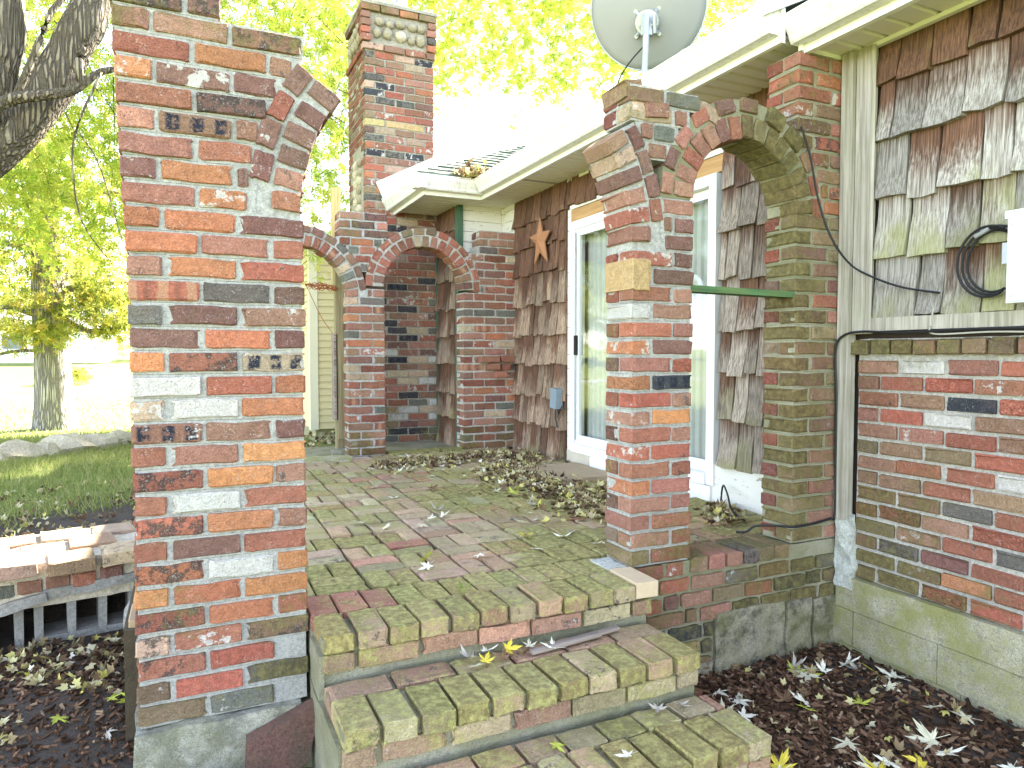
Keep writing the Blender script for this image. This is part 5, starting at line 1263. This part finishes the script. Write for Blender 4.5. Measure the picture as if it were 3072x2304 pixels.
o = scatter('leaf_drift', L2_, .036, LITTER, None, 5, .25); tag(o, 'small pile of brown leaves beside the white skirting behind the small arch', 'leaf litter', kind='stuff')
q = []
for i in range(1100):
    x = rng.uniform(-1.5, -.17); y = rng.uniform(2.5, 3.6); 
    if noise.noise(Vector((x*3, y*3, 1)))+ (y-3.0)*1.1+(x+.6)*.4 > .0: q.append((x, y, gh(x, y)+.008+rng.random()*.02))
for i in range(520):
    x = rng.uniform(-2.2, -.2); y = 4.35+1.7*rng.random()**1.5; q.append((x, y, gh(x, y)+.01+rng.random()*.015))
for i in range(500):
    x = rng.uniform(.2, 1.6); y = rng.uniform(6.5, 8.5); q.append((x, y, max(gh(x, y), .43)+.02+rng.random()*.03))
o = scatter('leaf_litter', np.array(q), .032, LITTER, None, 5, .35); tag(o, 'brown leaf litter over the bare soil left of the patio', 'leaf litter', kind='stuff')
q = []
for i in range(220):
    x = rng.uniform(1.65, 2.8); y = rng.uniform(1.0, 2.42); q.append((x, y, gh(x, y)+.014+rng.random()*.012))
o = scatter('leaf_litter', np.array(q), .03, LITTER, None, 5, .4); tag(o, 'crumbled leaf bits over the bark mulch', 'leaf litter', kind='stuff')
# single fallen maple leaves
def leaf_mesh(seed, curl):
    r = random.Random(seed); out = []; lobes = [(-125, .55), (-62, .85), (0, 1.05), (62, .85), (125, .55)]; ol = []
    for i, (a, L) in enumerate(lobes):
        A = R(90+a+r.uniform(-6, 6)); L *= r.uniform(.9, 1.1)
        for da, k in ((-19, .52), (-11, .60), (-12, .78), (-3.5, .80), (0, 1.0), (4, .80), (12, .74), (11, .58), (18, .5)): ol.append((A+R(da), L*k))
        if i < 4: ol.append((A+R(31), .24))
    ol.append((R(-90+12), .14)); ol.insert(0, (R(-90-12), .14)); ol.sort(key=lambda q: (q[0]+R(90)) % (2*math.pi))
    V = [(0, 0, 0)]
    for a, L in ol:
        x, y = L*math.cos(a), L*math.sin(a); V.append((x, y, curl*(x*x*.55+y*y*.22)+.07*math.sin(5*a+seed)*L+r.gauss(0, .012)))
    n = len(ol); F = [(0, 1+i, 1+(i+1) % n) for i in range(n)]
    b = len(V); V += [(0, 0, 0), (.02, 0, .01), (.1, -.75, .10), (.085, -.76, .09)]; F.append((b, b+1, b+2, b+3))
    return V, F
LMESH = []
for mi, mt in enumerate(FALL):
    for k in range(4):
        V, F = leaf_mesh(mi*10+k, [.25, .6, -.35, 1.1][k] if mi < 4 else [1.3, 1.7, -1.0, 1.2][k]); me = bpy.data.meshes.new('fallen_leaf'); me.from_pydata(V, [], F); me.materials.append(mt); me.update(); LMESH.append(me)
KN = ['silvery white', 'pale cream', 'yellow', 'lime green', 'curled brown', 'curled grey']
def leaf(x, y, z, s, mi, where, grp, flip=True):
    o = bpy.data.objects.new('fallen_leaf', LMESH[mi*4+rng.randrange(4)]); o.location = (x, y, z+s*.12); o.scale = (s, s, s)
    o.rotation_euler = (rng.gauss(0, .3), rng.gauss(0, .3), rng.uniform(0, 6.28)); tag(o, KN[mi]+' fallen maple leaf '+where, 'leaf', grp+', '+KN[mi]); link(o)
pick = lambda w: rng.choices(range(6), w)[0]
for i in range(58):
    x = 1.68+1.15*rng.random(); y = 1.05+1.3*rng.random()
    if x < 1.74 and y > 1.5: continue
    leaf(x, y, gh(x, y)+.012, rng.uniform(.055, .088), pick([7, 3, 1.4, 2, .5, 1.2]), 'on the bark mulch beside the steps', 'leaves on the mulch')
for i in range(46):
    y = 2.75+3.2*rng.random()**1.3; x = .18*y+.1+rng.random()*(1.25+.05*y)
    leaf(x, y, PT+.006, rng.uniform(.04, .065), pick([4, 3, .5, 1, 1, 2]), 'scattered on the mossy patio', 'leaves on the patio')
for i in range(26):
    x = -.95+.78*rng.random(); y = 2.35+1.1*rng.random(); leaf(x, y, gh(x, y)+.012, rng.uniform(.04, .07), pick([2, 4, 1, 3, 2, 1]), 'on the soil left of the free-standing pier', 'leaves left of the pier')
for (x, y, z, mi, s) in ((.86, 2.20, .36, 5, .05), (.93, 2.21, .365, 0, .05), (1.0, 2.195, .365, 2, .055), (.86, 2.13, .36, 1, .045), (.90, 2.15, .36, 2, .045), (1.09, 2.20, .36, 1, .04), (1.16, 2.15, .36, 0, .055), (1.06, 2.17, .36, 4, .04), (.97, 2.15, .357, 4, .045)):
    leaf(x, y, z, s, mi, 'in the clump on the middle step', 'leaves on the middle step')
for (x, y, mi) in ((1.17, 1.70, 0), (1.0, 1.84, 3), (1.42, 1.89, 5), (1.5, 1.88, 5)): leaf(x, y, .207, .042, mi, 'on the lowest step', 'leaves on the lowest step')
# small extras: brick shard in the mulch, weed on the step
o = MB(); V, F = brick_geo(.1, .045, .05, rng); o.add(V, F); o = o.build('brick_shard', BRICKJ); o.location = (1.90, 2.28, gh(1.9, 2.28)+.02); o.rotation_euler = (.1, .3, .5); tag(o, 'reddish brick shard lying in the mulch by the base wall', 'brick')
m = MB()
for a in (0.3, 1.6, 2.6, 4.2, 5.3):
    m.add([(0, 0, 0), (.02*math.cos(a+.4), .02*math.sin(a+.4), .025), (.05*math.cos(a), .05*math.sin(a), .04), (.02*math.cos(a-.4), .02*math.sin(a-.4), .025)], [(0, 1, 2, 3)])
o = m.build('weed', GRASSM); o.location = (.93, 2.44, PT); tag(o, 'tiny green weed sprouting between the top step bricks', 'weed')
